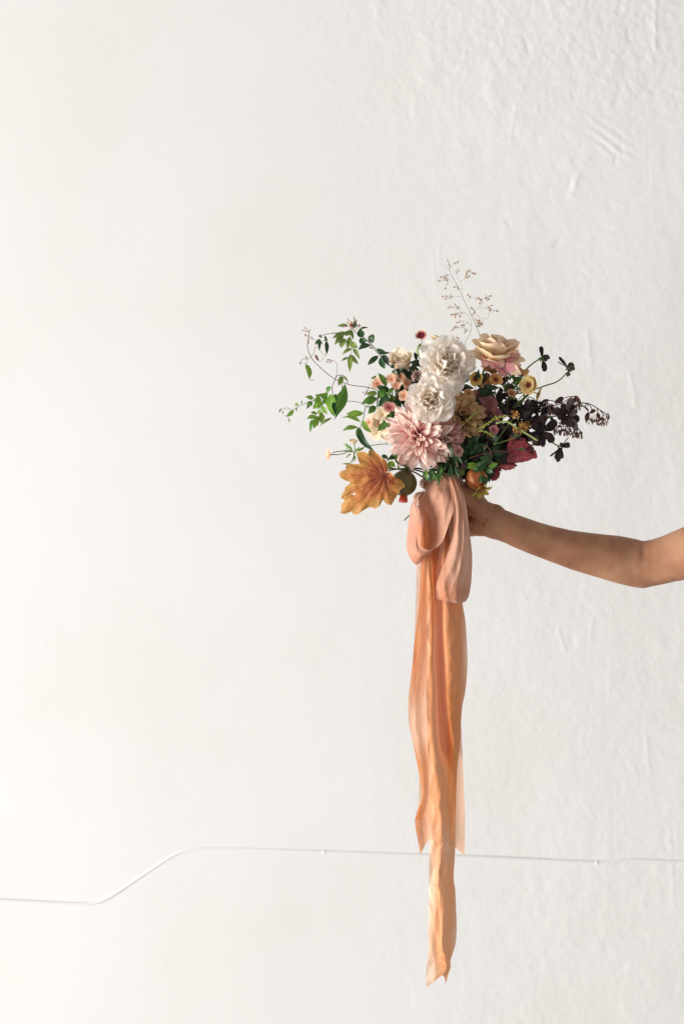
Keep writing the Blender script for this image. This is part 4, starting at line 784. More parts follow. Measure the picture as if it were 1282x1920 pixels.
leaf(t, Q('c', 262, 1010, -44), Q('c', 88, 1222, -50), 15, M['g_mid'], ser=0.18, nt=22, curve=-0.08, name='blade', roll=0.2)
leaf(t, Q('c', 262, 1012, -40), Q('c', 130, 1210, -38), 10, M['g_deep'], curve=-0.2, name='blade', roll=0.5)
t = thing('greenery_sprig', 'deep green leaves wedged between the cream rose and the white roses', 'foliage', Q('c', 400, 600, 0))
leaves(t, 'c', [(370, 530, 460, 700, 90), (420, 560, 380, 700, 80), (300, 600, 268, 545, 50, 'g_dark'), (460, 600, 500, 480, 70), (480, 520, 560, 440, 70), (520, 440, 500, 350, 50), (340, 590, 420, 640, 70), (440, 680, 480, 780, 80), (400, 720, 330, 800, 80), (560, 560, 620, 640, 50), (480, 620, 380, 600, 60), (450, 720, 520, 650, 60), (540, 520, 480, 600, 70), (560, 420, 600, 350, 40)], 'g_deep', d=0)
polys(t, 'c', [[(540, 380), (520, 520), (600, 800), (880, 1800)]], 'stem_d', r=1.2, d=15)

# green calyx stub below the heuchera top and blurred phlox stalks
t = thing('phlox_stalk', 'thin green stalk with narrow spiky buds leading to the blurred phlox at far left', 'stalk', Q('b', 430, 390, 50))
polys(t, 'b', [[(195, 400), (260, 388), (340, 385), (430, 390), (540, 340), (700, 310), (810, 305)], [(430, 390), (420, 500)], [(440, 400), (400, 500), (380, 520)], [(400, 370), (345, 300)], [(390, 420), (345, 455)]], 'stem_g', r=0.9, d=50)
leaves(t, 'b', [(410, 360, 310, 285, 22), (430, 380, 500, 330, 20), (420, 390, 290, 372, 10), (390, 515, 292, 520, 16), (430, 400, 330, 350, 12), (420, 380, 380, 310, 16), (440, 380, 540, 350, 26), (400, 410, 340, 460, 12), (430, 420, 440, 500, 20)], 'g_bright', d=48)
t = thing('greenery_sprig', 'green leaves and a thick stem between the amber leaf and the blush dahlia', 'foliage', Q('b', 830, 450, -20))
polys(t, 'b', [[(790, 490), (860, 415), (1000, 380), (1200, 500)], [(1200, 620), (1100, 590), (980, 575), (860, 585), (800, 600)]], 'stem_d', r=1.5, d=-24)
leaves(t, 'b', [(870, 440, 1000, 570, 100, 'g_mid'), (730, 430, 800, 470, 50, 'g_dark'), (800, 500, 880, 560, 70, 'g_bright'), (860, 430, 940, 450, 50, 'g_mid'), (820, 500, 840, 600, 50, 'g_olive'), (880, 450, 800, 480, 50, 'g_dark')], 'g_mid', d=-24)
t = thing('cut_twig', 'short bare cut stem end poking out left of the ribbon loop', 'twig', P(770, 966, -5))
mb = MB(); mb.tube([P(757, 976, -12), P(768, 966, -8), P(800, 940, 5), P(836, 890, 2)], 1.3 * S, seg=6); mb.build('stem', M['stem_g'], t)

# foliage under the blooms, right of centre
random.seed(101)
t = thing('jasmine_foliage', 'glossy dark green jasmine leaves with pale ribs below the tan dahlia', 'foliage', Q('g', 250, 520, -40))
leaves(t, 'g', [(250, 500, 190, 410, 70), (260, 500, 290, 400, 60), (260, 490, 160, 560, 60), (250, 500, 210, 620, 56), (330, 500, 260, 600, 66), (370, 500, 300, 500, 40), (270, 480, 200, 450, 60), (310, 480, 250, 560, 60), (200, 440, 260, 480, 50), (150, 560, 130, 470, 50), (120, 560, 170, 640, 60), (200, 600, 150, 560, 60)], 'g_dark', d=-46)
leaves(t, 'g', [(310, 640, 430, 640, 56), (440, 660, 320, 660, 50), (390, 700, 270, 690, 56), (390, 700, 250, 770, 60), (390, 730, 420, 800, 50), (345, 815, 368, 905, 74, 'g_dark', -84), (300, 770, 250, 740, 50, 'g_dark', -84), (335, 800, 320, 890, 50, 'g_dark', -80), (400, 730, 450, 790, 44)], 'g_dark', d=-72)
leaves(t, 'g', [(190, 690, 320, 700, 56), (310, 700, 180, 730, 60), (400, 740, 500, 685, 56, 'g_bright'), (400, 750, 470, 700, 40, 'g_bright')], 'g_bright', d=-66)
polys(t, 'g', [[(215, 635), (320, 600), (430, 575), (520, 560), (570, 580), (640, 540), (740, 545)], [(380, 510), (420, 560), (430, 640), (400, 730)]], 'stem_r', r=0.9, d=-66)
leaves(t, 'g', [(700, 535, 775, 570, 30, 'g_mid')], 'g_mid', d=-68)
t = thing('jasmine_foliage', 'narrow deep green leaves fringing the ribbon knot under the dahlias', 'foliage', P(840, 880, -40))
leaves(t, 'd', [(955, 790, 1027, 1036, 47), (1015, 950, 1076, 1185, 40), (880, 1130, 824, 1354, 43, 'g_mid'), (940, 1120, 839, 1321, 36), (745, 1140, 733, 1341, 31), (760, 1160, 860, 1328, 46, 'g_mid'), (980, 1080, 1002, 1281, 28), (700, 1150, 722, 1306, 40, 'g_mid'), (1040, 1120, 1107, 1288, 36), (690, 1180, 656, 1258, 31, 'g_mid'), (960, 940, 898, 1130, 36)], 'g_dark', d=-74, fold=0.35)
leaves(t, 'd', [(960, 800, 1016, 1012, 43), (1020, 920, 952, 1054, 50), (970, 960, 1048, 1072, 43), (930, 1120, 851, 1276, 47, 'g_mid'), (860, 1260, 843, 1349, 17, 'g_mid'), (740, 1150, 728, 1329, 36), (760, 1190, 838, 1302, 43, 'g_mid'), (720, 1190, 675, 1246, 43, 'g_mid'), (980, 1160, 1002, 1260, 31), (900, 1100, 788, 1167, 43), (820, 1120, 864, 1232, 43), (1020, 1060, 1087, 1127, 43), (1050, 980, 1139, 1103, 43), (1040, 1040, 1006, 1196, 36), (1080, 1100, 1057, 1212, 43), (780, 1140, 712, 1207, 43), (900, 1190, 944, 1111, 43), (860, 1180, 938, 1247, 43), (700, 1180, 688, 1303, 36), (1000, 1120, 955, 1243, 36)], 'g_dark', d=-62)
buds(t, 'd', [(810, 980, 805, 1060), (820, 985, 900, 985), (830, 1080, 800, 1140), (910, 990, 930, 1080), (920, 985, 965, 1040), (820, 1000, 830, 1140), (790, 1090, 820, 1150), (1060, 1060, 1070, 1130)], 'bud_pink', r=7, d=-80)
polys(t, 'd', [[(805, 1050), (815, 980), (860, 975), (900, 990), (960, 985)]], 'stem_r', r=0.7, d=-80)
leaves(t, 'd', [(1140, 1150, 1090, 1230, 80, 'g_olive'), (1170, 1100, 1110, 1160, 60, 'l_brown')], 'g_olive', d=-50)

# leafy filler in the core, one stem per gap
def filler(label, cx, cy, rx, ry, n, mat, d0, seed, ln=33, wd=12):
    random.seed(seed); t = thing('greenery_sprig', label, 'foliage', P(cx, cy, d0))
    for i in range(n):
        a = rnd(0, 6.28); q_ = math.sqrt(rnd(0, 1)); x = cx + rx * q_ * math.cos(a); y = cy + ry * q_ * math.sin(a); b = a + rnd(-.9, .9); dd = d0 + rnd(-14, 14)
        leaf(t, P(x, y, dd), P(x + ln * math.cos(b) * rnd(.7, 1.1), y + ln * math.sin(b) * rnd(.7, 1.1), dd - rnd(0, 14)), wd * rnd(.8, 1.2), M[mat])
    stem_to_bind(t, P(cx, cy, d0), r=1.5, mat='stem_d'); return t
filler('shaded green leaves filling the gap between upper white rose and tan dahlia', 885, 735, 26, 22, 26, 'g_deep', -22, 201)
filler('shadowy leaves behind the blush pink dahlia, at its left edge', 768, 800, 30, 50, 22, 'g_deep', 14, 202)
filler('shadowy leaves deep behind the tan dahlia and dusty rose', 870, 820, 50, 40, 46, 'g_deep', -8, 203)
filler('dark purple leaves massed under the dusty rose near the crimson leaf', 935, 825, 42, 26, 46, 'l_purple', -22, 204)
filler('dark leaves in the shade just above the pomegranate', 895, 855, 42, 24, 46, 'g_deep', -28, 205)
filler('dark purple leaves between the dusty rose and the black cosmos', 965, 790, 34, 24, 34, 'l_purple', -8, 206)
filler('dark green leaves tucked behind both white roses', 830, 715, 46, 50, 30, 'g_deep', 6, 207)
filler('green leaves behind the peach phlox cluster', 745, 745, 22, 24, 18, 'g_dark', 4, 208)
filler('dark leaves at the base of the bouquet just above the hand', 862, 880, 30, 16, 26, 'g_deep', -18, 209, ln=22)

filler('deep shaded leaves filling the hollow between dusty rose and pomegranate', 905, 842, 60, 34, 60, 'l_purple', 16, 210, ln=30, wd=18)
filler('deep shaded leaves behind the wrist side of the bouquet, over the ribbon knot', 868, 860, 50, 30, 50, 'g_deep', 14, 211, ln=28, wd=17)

# ------------------------------------------------------------------ wispy grass
random.seed(110)
t = thing('wispy_grass', 'airy grass sprig with tiny rust seed heads rising highest from the bouquet', 'grass sprig', Q('e', 590, 870, 10))
polys(t, 'e', [[(700, 1300), (640, 1050), (590, 870), (520, 700), (440, 540), (370, 380), (310, 270), (250, 160), (190, 100)]], 'stem_d', r=0.55, d=6, r1=0.25)
polys(t, 'e', [[(430, 1400), (430, 1025), (470, 930), (500, 870), (510, 800), (490, 700)]], 'stem_grey', r=0.5, d=6, r1=0.25)
gl = [[(250, 160), (300, 90), (345, 70)], [(255, 170), (262, 130), (240, 55)], [(310, 270), (250, 210), (160, 242)], [(300, 300), (240, 270), (200, 240)], [(240, 270), (150, 290)], [(410, 385), (370, 370), (320, 360)], [(410, 390), (385, 300), (430, 260), (455, 195)], [(385, 300), (350, 240), (350, 160)], [(430, 250), (470, 240)], [(440, 230), (500, 195), (545, 205)], [(455, 195), (480, 170)], [(395, 465), (300, 460), (185, 460)], [(300, 460), (215, 490)], [(450, 510), (500, 485), (560, 480), (592, 490)], [(500, 485), (470, 450)], [(620, 510), (660, 485), (720, 455)], [(560, 620), (600, 580), (620, 510)], [(660, 485), (700, 495)], [(600, 580), (650, 600), (735, 570)], [(540, 640), (630, 715), (700, 705), (720, 620), (790, 622)], [(720, 620), (718, 600)], [(490, 660), (400, 640), (350, 590), (245, 590)], [(360, 600), (330, 568)], [(400, 640), (380, 690)], [(480, 690), (390, 650), (290, 670)], [(350, 650), (325, 690)], [(500, 870), (450, 830), (370, 820), (290, 845)], [(370, 820), (320, 810)], [(450, 830), (440, 870)], [(505, 800), (430, 740), (350, 765)], [(470, 770), (405, 795)], [(560, 800), (620, 780), (570, 740)], [(590, 790), (600, 750)], [(560, 800), (600, 800)], [(430, 1025), (350, 940)], [(500, 690), (540, 630), (515, 595)], [(250, 210), (210, 370)], [(630, 1110), (590, 1080)], [(520, 1130), (550, 1160)], [(510, 690), (540, 650)], [(620, 745), (625, 780)]]
polys(t, 'e', gl, 'stem_grey', r=0.22, d=6)
mb = MB()
for L_ in gl:
    (x1, y1), (x0, y0) = L_[-1], L_[-2]; a = Q('e', x1, y1, 6); dv = (Q('e', x1, y1, 6) - Q('e', x0, y0, 6)).normalized()
    mb.blob(a - dv * 1.5 * S, dv + Vector((rnd(-.4, .4), rnd(-.3, .3), rnd(-.4, .4))), rnd(4, 6.5) * S, rnd(1.0, 1.5) * S, seg=5, rings=4)
    for q_ in range(6):
        u = rnd(.2, 1); p_ = Q('e', x0 + (x1 - x0) * u + rnd(-14, 14), y0 + (y1 - y0) * u + rnd(-14, 14), 6)
        mb.blob(p_, Vector((rnd(-1, 1), rnd(-.3, .3), rnd(-1, 1))), rnd(2.5, 4.5) * S, rnd(.6, 1.1) * S, seg=4, rings=3)
mb.build('seed_heads', M['bud_rust'], t, kind='stuff')
mb = MB()
for (x, y) in [(515, 1080), (540, 1130), (590, 1140), (600, 1165), (585, 1085), (545, 1160), (535, 1150)]: mb.blob(Q('e', x, y, 0), Vector((.4, 0, -1)), 4.5 * S, 1.2 * S, seg=5)
mb.build('seed_heads', M['bud_dark'], t, kind='stuff')

# ------------------------------------------------------------------ ribbon
def silk(name, a, b, b2, trans=0.4, thin=0.08, scale=9, crumple=0.6):
    m, nt, N, L = newmat(name)
    tc = N.new('ShaderNodeTexCoord'); mp = N.new('ShaderNodeMapping'); mp.inputs['Scale'].default_value = (scale * 2, scale * 2, scale * 0.55); L.new(tc.outputs['Object'], mp.inputs[0])
    nz = N.new('ShaderNodeTexNoise'); nz.inputs['Scale'].default_value = 1.0; nz.inputs['Detail'].default_value = 3; L.new(mp.outputs[0], nz.inputs['Vector'])
    dy = N.new('ShaderNodeAttribute'); dy.attribute_name = 'dye'; dm = N.new('ShaderNodeMath'); dm.operation = 'MULTIPLY_ADD'; L.new(nz.outputs[0], dm.inputs[0]); dm.inputs[1].default_value = 0.7
    d2 = N.new('ShaderNodeMath'); d2.operation = 'SUBTRACT'; L.new(dy.outputs['Fac'], d2.inputs[0]); d2.inputs[1].default_value = 0.35; L.new(d2.outputs[0], dm.inputs[2])
    r = ramp(N, [(0.0, a), (0.5, b), (1.0, b2)]); L.new(dm.outputs[0], r.inputs[0])
    wv = N.new('ShaderNodeTexNoise'); wv.inputs['Scale'].default_value = 1; m2 = N.new('ShaderNodeMapping'); m2.inputs['Scale'].default_value = (340, 40, 26); L.new(tc.outputs['UV'], m2.inputs[0]); L.new(m2.outputs[0], wv.inputs['Vector'])
    wr = N.new('ShaderNodeMapRange'); L.new(wv.outputs[0], wr.inputs[0]); wr.inputs[3].default_value = 0.97; wr.inputs[4].default_value = 1.03
    hs = N.new('ShaderNodeHueSaturation'); L.new(r.outputs[0], hs.inputs['Color']); L.new(wr.outputs[0], hs.inputs['Value'])
    d = N.new('ShaderNodeBsdfPrincipled'); L.new(hs.outputs[0], d.inputs['Base Color']); d.inputs['Roughness'].default_value = 0.55; d.inputs['Specular IOR Level'].default_value = 0.35; d.inputs['Sheen Weight'].default_value = 0.15
    cr = N.new('ShaderNodeTexNoise'); m3 = N.new('ShaderNodeMapping'); m3.inputs['Scale'].default_value = (3, 5, 1); L.new(tc.outputs['UV'], m3.inputs[0]); L.new(m3.outputs[0], cr.inputs['Vector']); cr.inputs['Scale'].default_value = 1.3; cr.inputs['Detail'].default_value = 5; cr.inputs['Distortion'].default_value = 0.8
    bp = N.new('ShaderNodeBump'); bp.inputs['Strength'].default_value = 0.5; bp.inputs['Distance'].default_value = 0.004; L.new(cr.outputs[0], bp.inputs['Height']); vz = N.new('ShaderNodeTexVoronoi'); vz.feature = 'SMOOTH_F1'; vz.inputs['Smoothness'].default_value = 0.25; vz.inputs['Scale'].default_value = 1
    m5 = N.new('ShaderNodeMapping'); m5.inputs['Scale'].default_value = (80, 80, 30); m5.inputs['Rotation'].default_value = (0.2, 0.35, 0.3); L.new(tc.outputs['Object'], m5.inputs[0])
    nd = N.new('ShaderNodeTexNoise'); nd.inputs['Scale'].default_value = 30; L.new(tc.outputs['Object'], nd.inputs['Vector'])
    vd = N.new('ShaderNodeVectorMath'); vd.operation = 'MULTIPLY_ADD'; L.new(nd.outputs['Color'], vd.inputs[0]); vd.inputs[1].default_value = (1.1, 1.1, 1.1); L.new(m5.outputs[0], vd.inputs[2]); L.new(vd.outputs[0], vz.inputs['Vector'])
    b5 = N.new('ShaderNodeBump'); b5.inputs['Strength'].default_value = crumple; b5.inputs['Distance'].default_value = 0.0045; L.new(vz.outputs['Distance'], b5.inputs['Height']); L.new(bp.outputs[0], b5.inputs['Normal']); bp = b5
    L.new(bp.outputs[0], d.inputs['Normal'])
    tr = N.new('ShaderNodeBsdfTranslucent'); L.new(hs.outputs[0], tr.inputs[0]); L.new(bp.outputs[0], tr.inputs['Normal'])
    ms = N.new('ShaderNodeMixShader'); ms.inputs[0].default_value = trans; L.new(d.outputs[0], ms.inputs[1]); L.new(tr.outputs[0], ms.inputs[2])
    tp = N.new('ShaderNodeBsdfTransparent'); tp.inputs[0].default_value = (1, 0.93, 0.86, 1)
    m4 = N.new('ShaderNodeMixShader'); m4.inputs[0].default_value = thin; L.new(ms.outputs[0], m4.inputs[1]); L.new(tp.outputs[0], m4.inputs[2])
    o = N.new('ShaderNodeOutputMaterial'); L.new(m4.outputs[0], o.inputs[0]); return m
DY = (c(240, 212, 188), c(222, 158, 112), c(226, 138, 66))
M['silk'] = silk('peach_silk', c(226, 194, 172), c(197, 141, 113), c(206, 128, 84), trans=0.25, thin=0.02, crumple=0.65)
M['silk_o'] = silk('orange_silk', *DY, thin=0.07, trans=0.2)
M['silk_p'] = silk('pale_silk', *DY, thin=0.16, trans=0.5, scale=7)
M['silk_x'] = silk('sheer_silk', *DY, thin=0.34, trans=0.5)
def sheet(name, rows, mat, t, nu=60, nv=16, wr=1.2, fq=(3.0, 10.0), seed=0, pleat=0.0, pk=3.0, label=None, dye=0.4, spots=(), creases=0, crz=(0, 1)):
    """rows: along the ribbon; each row = list of (px,py,depth) across its width"""
    m = max(len(r) for r in rows); RR = [crom([Vector(p) for p in r], nv) for r in rows]
    cols = [crom([RR[i][j] for i in range(len(rows))], nu) for j in range(nv + 1)]
    v = []; uv = []; f = []; dyes = []; rs = np.random.RandomState(seed + 50)
    CR = [(rs.uniform(0, 1), rs.uniform(*crz), rs.uniform(-2.2, 2.2), rs.uniform(.014, .04), rs.uniform(.05, .22), rs.uniform(.5, 1.5) * rs.choice([-1, 1])) for _ in range(creases)]
    asp = np.hypot(*(np.array(rows[0][0]) - np.array(rows[-1][0]))[:2]) / 60.0
    for i in range(nu + 1):
        for j in range(nv + 1):
            p = cols[j][i]; dv = dye
            for (sx, sy, rx, ry, am) in spots: dv += am * math.exp(-((p[0] - sx) / rx) ** 2 - ((p[1] - sy) / ry) ** 2)
            dyes.append(dv); s_ = j / nv; u_ = i / nu
            n1 = noise.noise(Vector((s_ * fq[0], u_ * fq[1] * .35, seed))) * 1.6; n2 = noise.noise(Vector((s_ * fq[0] * 2.2 + u_ * 3, u_ * fq[1], seed + 9)))
            w_ = wr * (n1 + 0.8 * n2) + pleat * math.sin(s_ * math.pi * 2 * pk + 2.2 * noise.noise(Vector((u_ * 3, seed, 0))))
            for (c_s, c_u, c_a, c_w, c_l, c_m) in CR:     # sharp pressed creases, mostly lengthwise
                du = (u_ - c_u) * max(asp, 1); ds = s_ - c_s - c_a * 0.35 * du
                if abs(du) < 3 * c_l * 2: w_ += c_m * math.exp(-(abs(ds) / (c_w * 2.2))) * math.exp(-(du / (c_l * 1.6)) ** 2)
            v.append(P(p[0] + 0.4 * w_, p[1], p[2] + w_)); uv.append((s_, u_))
    for i in range(nu):
        for j in range(nv):
            a = i * (nv + 1) + j; f.append((a, a + 1, a + nv + 2, a + nv + 1))
    return mobj(name, v, f, mat, t, uv=uv, label=label, attr={'dye': dyes})
t = thing('ribbon', 'long peach and orange silk ribbon tied in a bow under the bouquet, tails hanging down', 'ribbon', P(838, 905, -40))
# left loop
A = [[(812, 899, -46), (818, 896, -50), (826, 894, -46)],
     [(783, 936, -74), (777, 938, -66), (776, 938, -44)],
     [(786, 964, -84), (775, 966, -70), (767, 972, -38)],
     [(785, 1000, -88), (776, 1004, -74), (762, 1010, -40)],
     [(789, 1021, -88), (777, 1034, -78), (763, 1035, -48)],
     [(799, 1030, -86), (789, 1045, -76), (777, 1058, -48)],
     [(813, 1030, -84), (803, 1038, -66), (788, 1050, -22)],
     [(829, 1015, -86), (812, 1012, -52), (782, 1022, -12)],
     [(840, 984, -88), (814, 984, -56), (778, 990, -12)],
     [(849, 956, -86), (820, 952, -70), (782, 955, -30)],
     [(851, 928, -74), (824, 924, -74), (793, 926, -56)],
     [(852, 900, -54), (830, 897, -60), (812, 900, -50)]]
sheet('loop', A, M['silk'], t, nu=120, nv=34, wr=1.9, seed=1, pleat=0.8, pk=2.5, dye=0.40, creases=26, spots=[(790, 1000, 16, 30, .35), (790, 1050, 20, 10, .3)])
# right loop
B = [[(838, 895, -58), (848, 894, -62), (858, 896, -56)],
     [(846, 930, -80), (860, 930, -88), (871, 933, -74)],
     [(851, 962, -88), (864, 962, -98), (876, 965, -80)],
     [(849, 996, -90), (864, 996, -104), (880, 996, -82)],
     [(839, 1034, -90), (862, 1034, -108), (885, 1034, -82)],
     [(826, 1068, -90), (858, 1068, -110), (886, 1064, -80)],
     [(817, 1094, -92), (852, 1096, -110), (884, 1094, -78)],
     [(816, 1116, -88), (850, 1122, -102), (879, 1118, -70)],
     [(822, 1124, -66), (850, 1130, -76), (870, 1129, -52)],
     [(816, 1108, -46), (850, 1112, -48), (874, 1110, -36)],
     [(832, 1050, -40), (850, 1050, -40), (870, 1050, -30)],
     [(836, 980, -44), (846, 980, -44), (862, 980, -36)],
     [(842, 900, -50), (848, 898, -50), (856, 898, -46)]]
sheet('loop', B, M['silk'], t, nu=130, nv=34, wr=2.1, seed=2, pleat=2.4, pk=2.6, dye=0.38, creases=34, spots=[(850, 1120, 50, 22, .3), (828, 1090, 12, 60, .25)])
# middle wide tail with its deep fold
C_ = [[(800, 905, -38), (812, 903, -34), (824, 903, -30), (838, 903, -36), (852, 905, -38)],
      [(794, 1000, -50), (806, 1000, -44), (818, 1000, -26), (830, 1000, -40), (852, 1000, -40)],
      [(797, 1060, -56), (808, 1060, -50), (817, 1060, -4), (829, 1060, -44), (860, 1060, -40)],
      [(799, 1130, -58), (812, 1130, -54), (819, 1130, 12), (831, 1130, -52), (867, 1130, -40)],
      [(799, 1180, -58), (814, 1180, -52), (820, 1180, 14), (833, 1180, -52), (873, 1180, -36)],
      [(799, 1240, -58), (814, 1240, -50), (822, 1240, 12), (836, 1240, -50), (876, 1240, -34)],
      [(799, 1287, -58), (816, 1287, -52), (825, 1287, 8), (838, 1287, -48), (873, 1287, -34)],
      [(800, 1335, -60), (816, 1335, -54), (828, 1335, 4), (839, 1335, -46), (865, 1335, -34)],
      [(801, 1394, -60), (818, 1394, -58), (833, 1396, -4), (847, 1394, -42), (862, 1394, -34)],
      [(803, 1440, -60), (822, 1440, -62), (841, 1442, -40), (849, 1440, -36), (857, 1440, -34)],
      [(804, 1512, -60), (828, 1512, -66), (848, 1512, -46), (850, 1512, -38), (854, 1512, -34)],
      [(804, 1560, -58), (826, 1560, -66), (843, 1560, -52), (850, 1560, -42), (853, 1560, -38)],
      [(804, 1600, -56), (818, 1600, -60), (828, 1600, -66), (842, 1600, -58), (853, 1600, -48)],
      [(804, 1650, -56), (818, 1650, -62), (824, 1650, -68), (838, 1650, -60), (850, 1650, -50)],
      [(804, 1673, -56), (819, 1675, -62), (824, 1675, -68), (840, 1675, -62), (853, 1673, -48)],
      [(803, 1738, -58), (823, 1738, -64), (828, 1738, -70), (842, 1738, -60), (856, 1738, -50)],
      [(803, 1775, -58), (823, 1775, -64), (829, 1775, -68), (840, 1775, -60), (853, 1772, -52)],
      [(801, 1800, -58), (824, 1798, -60), (836, 1798, -62), (840, 1800, -58), (844, 1800, -54)],
      [(799, 1822, -58), (822, 1816, -62), (838, 1812, -62), (842, 1814, -58), (844, 1816, -56)],
      [(799, 1851, -58), (815, 1839, -60), (829, 1829, -60), (833, 1834, -58), (835, 1844, -56)]]
sheet('tail', C_, M['silk_o'], t, nu=300, nv=40, wr=1.5, fq=(3, 34), seed=3, dye=0.72, creases=50, crz=(.3, .93), spots=[(800, 1300, 6, 300, -.45), (874, 1215, 8, 75, -.5), (803, 1740, 15, 130, -.55), (800, 1620, 14, 60, -.45), (840, 1590, 12, 30, -.35), (806, 1830, 20, 30, -.35), (852, 1760, 8, 50, -.4), (846, 1500, 8, 200, .3), (830, 1400, 10, 200, .25)])
# left pale tail
D_ = [[(806, 905, -30), (820, 903, -30), (836, 905, -30)],
      [(790, 1000, -34), (808, 1000, -28), (826, 1000, -30)],
      [(788, 1080, -34), (802, 1080, -26), (818, 1080, -30)],
      [(784, 1140, -36), (798, 1140, -26), (816, 1140, -30)],
      [(777, 1200, -38), (794, 1200, -24), (812, 1200, -34)],
      [(772, 1250, -36), (792, 1250, -22), (810, 1250, -36)],
      [(766, 1310, -34), (786, 1310, -20), (808, 1310, -36)],
      [(767, 1358, -34), (786, 1358, -18), (807, 1358, -36)],
      [(774, 1395, -36), (790, 1395, -20), (806, 1395, -38)],
      [(781, 1430, -40), (793, 1430, -24), (806, 1430, -38)],
      [(788, 1468, -44), (795, 1468, -30), (807, 1468, -36)],
      [(790, 1496, -34), (797, 1496, -24), (808, 1496, -34)],
      [(781, 1525, -30), (792, 1525, -22), (807, 1525, -34)],
      [(778, 1545, -30), (790, 1550, -22), (806, 1552, -34)],
      [(788, 1602, -32), (794, 1590, -26), (804, 1571, -34)]]
sheet('tail', D_, M['silk_p'], t, nu=170, nv=26, wr=1.6, fq=(3, 18), seed=4, pleat=0.8, pk=1.5, dye=0.35, creases=14, crz=(.4, 1), spots=[(774, 1240, 8, 70, .6), (785, 1350, 20, 90, -.4), (786, 1540, 9, 50, .6), (797, 1450, 5, 40, .5), (782, 1440, 8, 40, .3), (800, 1100, 14, 60, .35)])
# right pale tail hanging behind
E_ = [[(828, 905, -26), (840, 903, -26), (852, 905, -26)],
      [(836, 1060, -22), (848, 1060, -16), (860, 1060, -22)],
      [(838, 1200, -20), (850, 1200, -12), (866, 1200, -18)],
      [(838, 1330, -18), (850, 1330, -10), (863, 1330, -16)],
      [(838, 1382, -18), (852, 1382, -8), (865, 1382, -16)],
      [(838, 1427, -18), (854, 1427, -6), (867, 1427, -14)],
      [(838, 1470, -18), (854, 1470, -6), (869, 1470, -14)],
      [(838, 1519, -18), (854, 1519, -6), (871, 1519, -14)],
      [(842, 1560, -18), (856, 1562, -8), (871, 1565, -14)],
      [(842, 1582, -18), (854, 1590, -10), (870, 1603, -14)]]
sheet('tail', E_, M['silk_p'], t, nu=120, nv=14, wr=1.2, fq=(3, 14), seed=5, dye=0.18, creases=8, label='palest tail, hanging behind at the right')
# sheer edge left of the tails
G_ = [[(781, 1030, -8), (788, 1030, -4), (800, 1030, -8)], [(780, 1100, -8), (790, 1100, -2), (802, 1100, -8)], [(778, 1160, -8), (790, 1160, -2), (802, 1160, -8)], [(776, 1215, -8), (790, 1215, -2), (802, 1215, -8)],
      [(778, 1330, -6), (790, 1330, 0), (802, 1330, -6)], [(784, 1440, -6), (792, 1440, 0), (802, 1440, -6)], [(784, 1500, -8), (794, 1500, -2), (802, 1500, -8)], [(778, 1540, -8), (790, 1536, -2), (802, 1530, -8)]]
sheet('tail', G_, M['silk_x'], t, nu=70, nv=8, wr=0.8, seed=6, dye=-0.05, label='sheer pale tail edge at the left')
# knot around the stems
K_ = [[(818, 892, 24), (818, 905, 26), (820, 918, 22)], [(806, 892, -2), (803, 906, 0), (806, 920, -2)], [(812, 890, -32), (812, 906, -36), (814, 922, -30)], [(835, 888, -44), (836, 906, -50), (836, 924, -42)], [(856, 890, -32), (858, 906, -36), (856, 922, -30)], [(866, 892, -2), (868, 906, 0), (864, 920, -2)], [(852, 892, 24), (854, 905, 26), (850, 918, 22)], [(836, 892, 30), (836, 905, 33), (836, 918, 28)], [(818, 892, 24), (818, 905, 26), (820, 918, 22)]]
sheet('knot', K_, M['silk'], t, nu=48, nv=8, wr=1.2, seed=7)
mb = MB(); mb.tube([P(788, 1601, -32), P(786, 1608, -31), P(787, 1614, -30), P(790, 1620, -30)], 0.35 * S, seg=4); mb.tube([P(835, 1843, -56), P(834.5, 1849, -56)], 0.4 * S, seg=4); mb.build('loose_thread', M['silk_o'], t)

# ------------------------------------------------------------------ arm and hand
def skin_mat():
    m, nt, N, L = newmat('skin')
    tc = N.new('ShaderNodeTexCoord'); n1 = N.new('ShaderNodeTexNoise'); n1.inputs['Scale'].default_value = 22; n1.inputs['Detail'].default_value = 6; L.new(tc.outputs['Object'], n1.inputs['Vector'])
    r = ramp(N, [(0.3, c(140, 94, 70)), (0.5, c(164, 116, 88)), (0.7, c(180, 134, 104))]); L.new(n1.outputs[0], r.inputs[0])
    b = N.new('ShaderNodeBsdfPrincipled'); L.new(r.outputs[0], b.inputs['Base Color']); b.inputs['Roughness'].default_value = 0.6; b.inputs['Specular IOR Level'].default_value = 0.25
    b.inputs['Subsurface Weight'].default_value = 0.12; b.inputs['Subsurface Radius'].default_value = (0.012, 0.004, 0.002); b.inputs['Subsurface Scale'].default_value = 0.5
    n2 = N.new('ShaderNodeTexVoronoi'); n2.inputs['Scale'].default_value = 900; L.new(tc.outputs['Object'], n2.inputs['Vector'])
    n3 = N.new('ShaderNodeTexNoise'); n3.inputs['Scale'].default_value = 160; n3.inputs['Detail'].default_value = 4; L.new(tc.outputs['Object'], n3.inputs['Vector'])
    ma = N.new('ShaderNodeMath'); ma.operation = 'MULTIPLY_ADD'; L.new(n2.outputs[0], ma.inputs[0]); ma.inputs[1].default_value = .5; L.new(n3.outputs[0], ma.inputs[2])
    bp = N.new('ShaderNodeBump'); bp.inputs['Strength'].default_value = 0.25; bp.inputs['Distance'].default_value = 0.0006; L.new(ma.outputs[0], bp.inputs['Height']); L.new(bp.outputs[0], b.inputs['Normal'])
    o = N.new('ShaderNodeOutputMaterial'); L.new(b.outputs[0], o.inputs[0]); return m
M['skin'] = skin_mat()
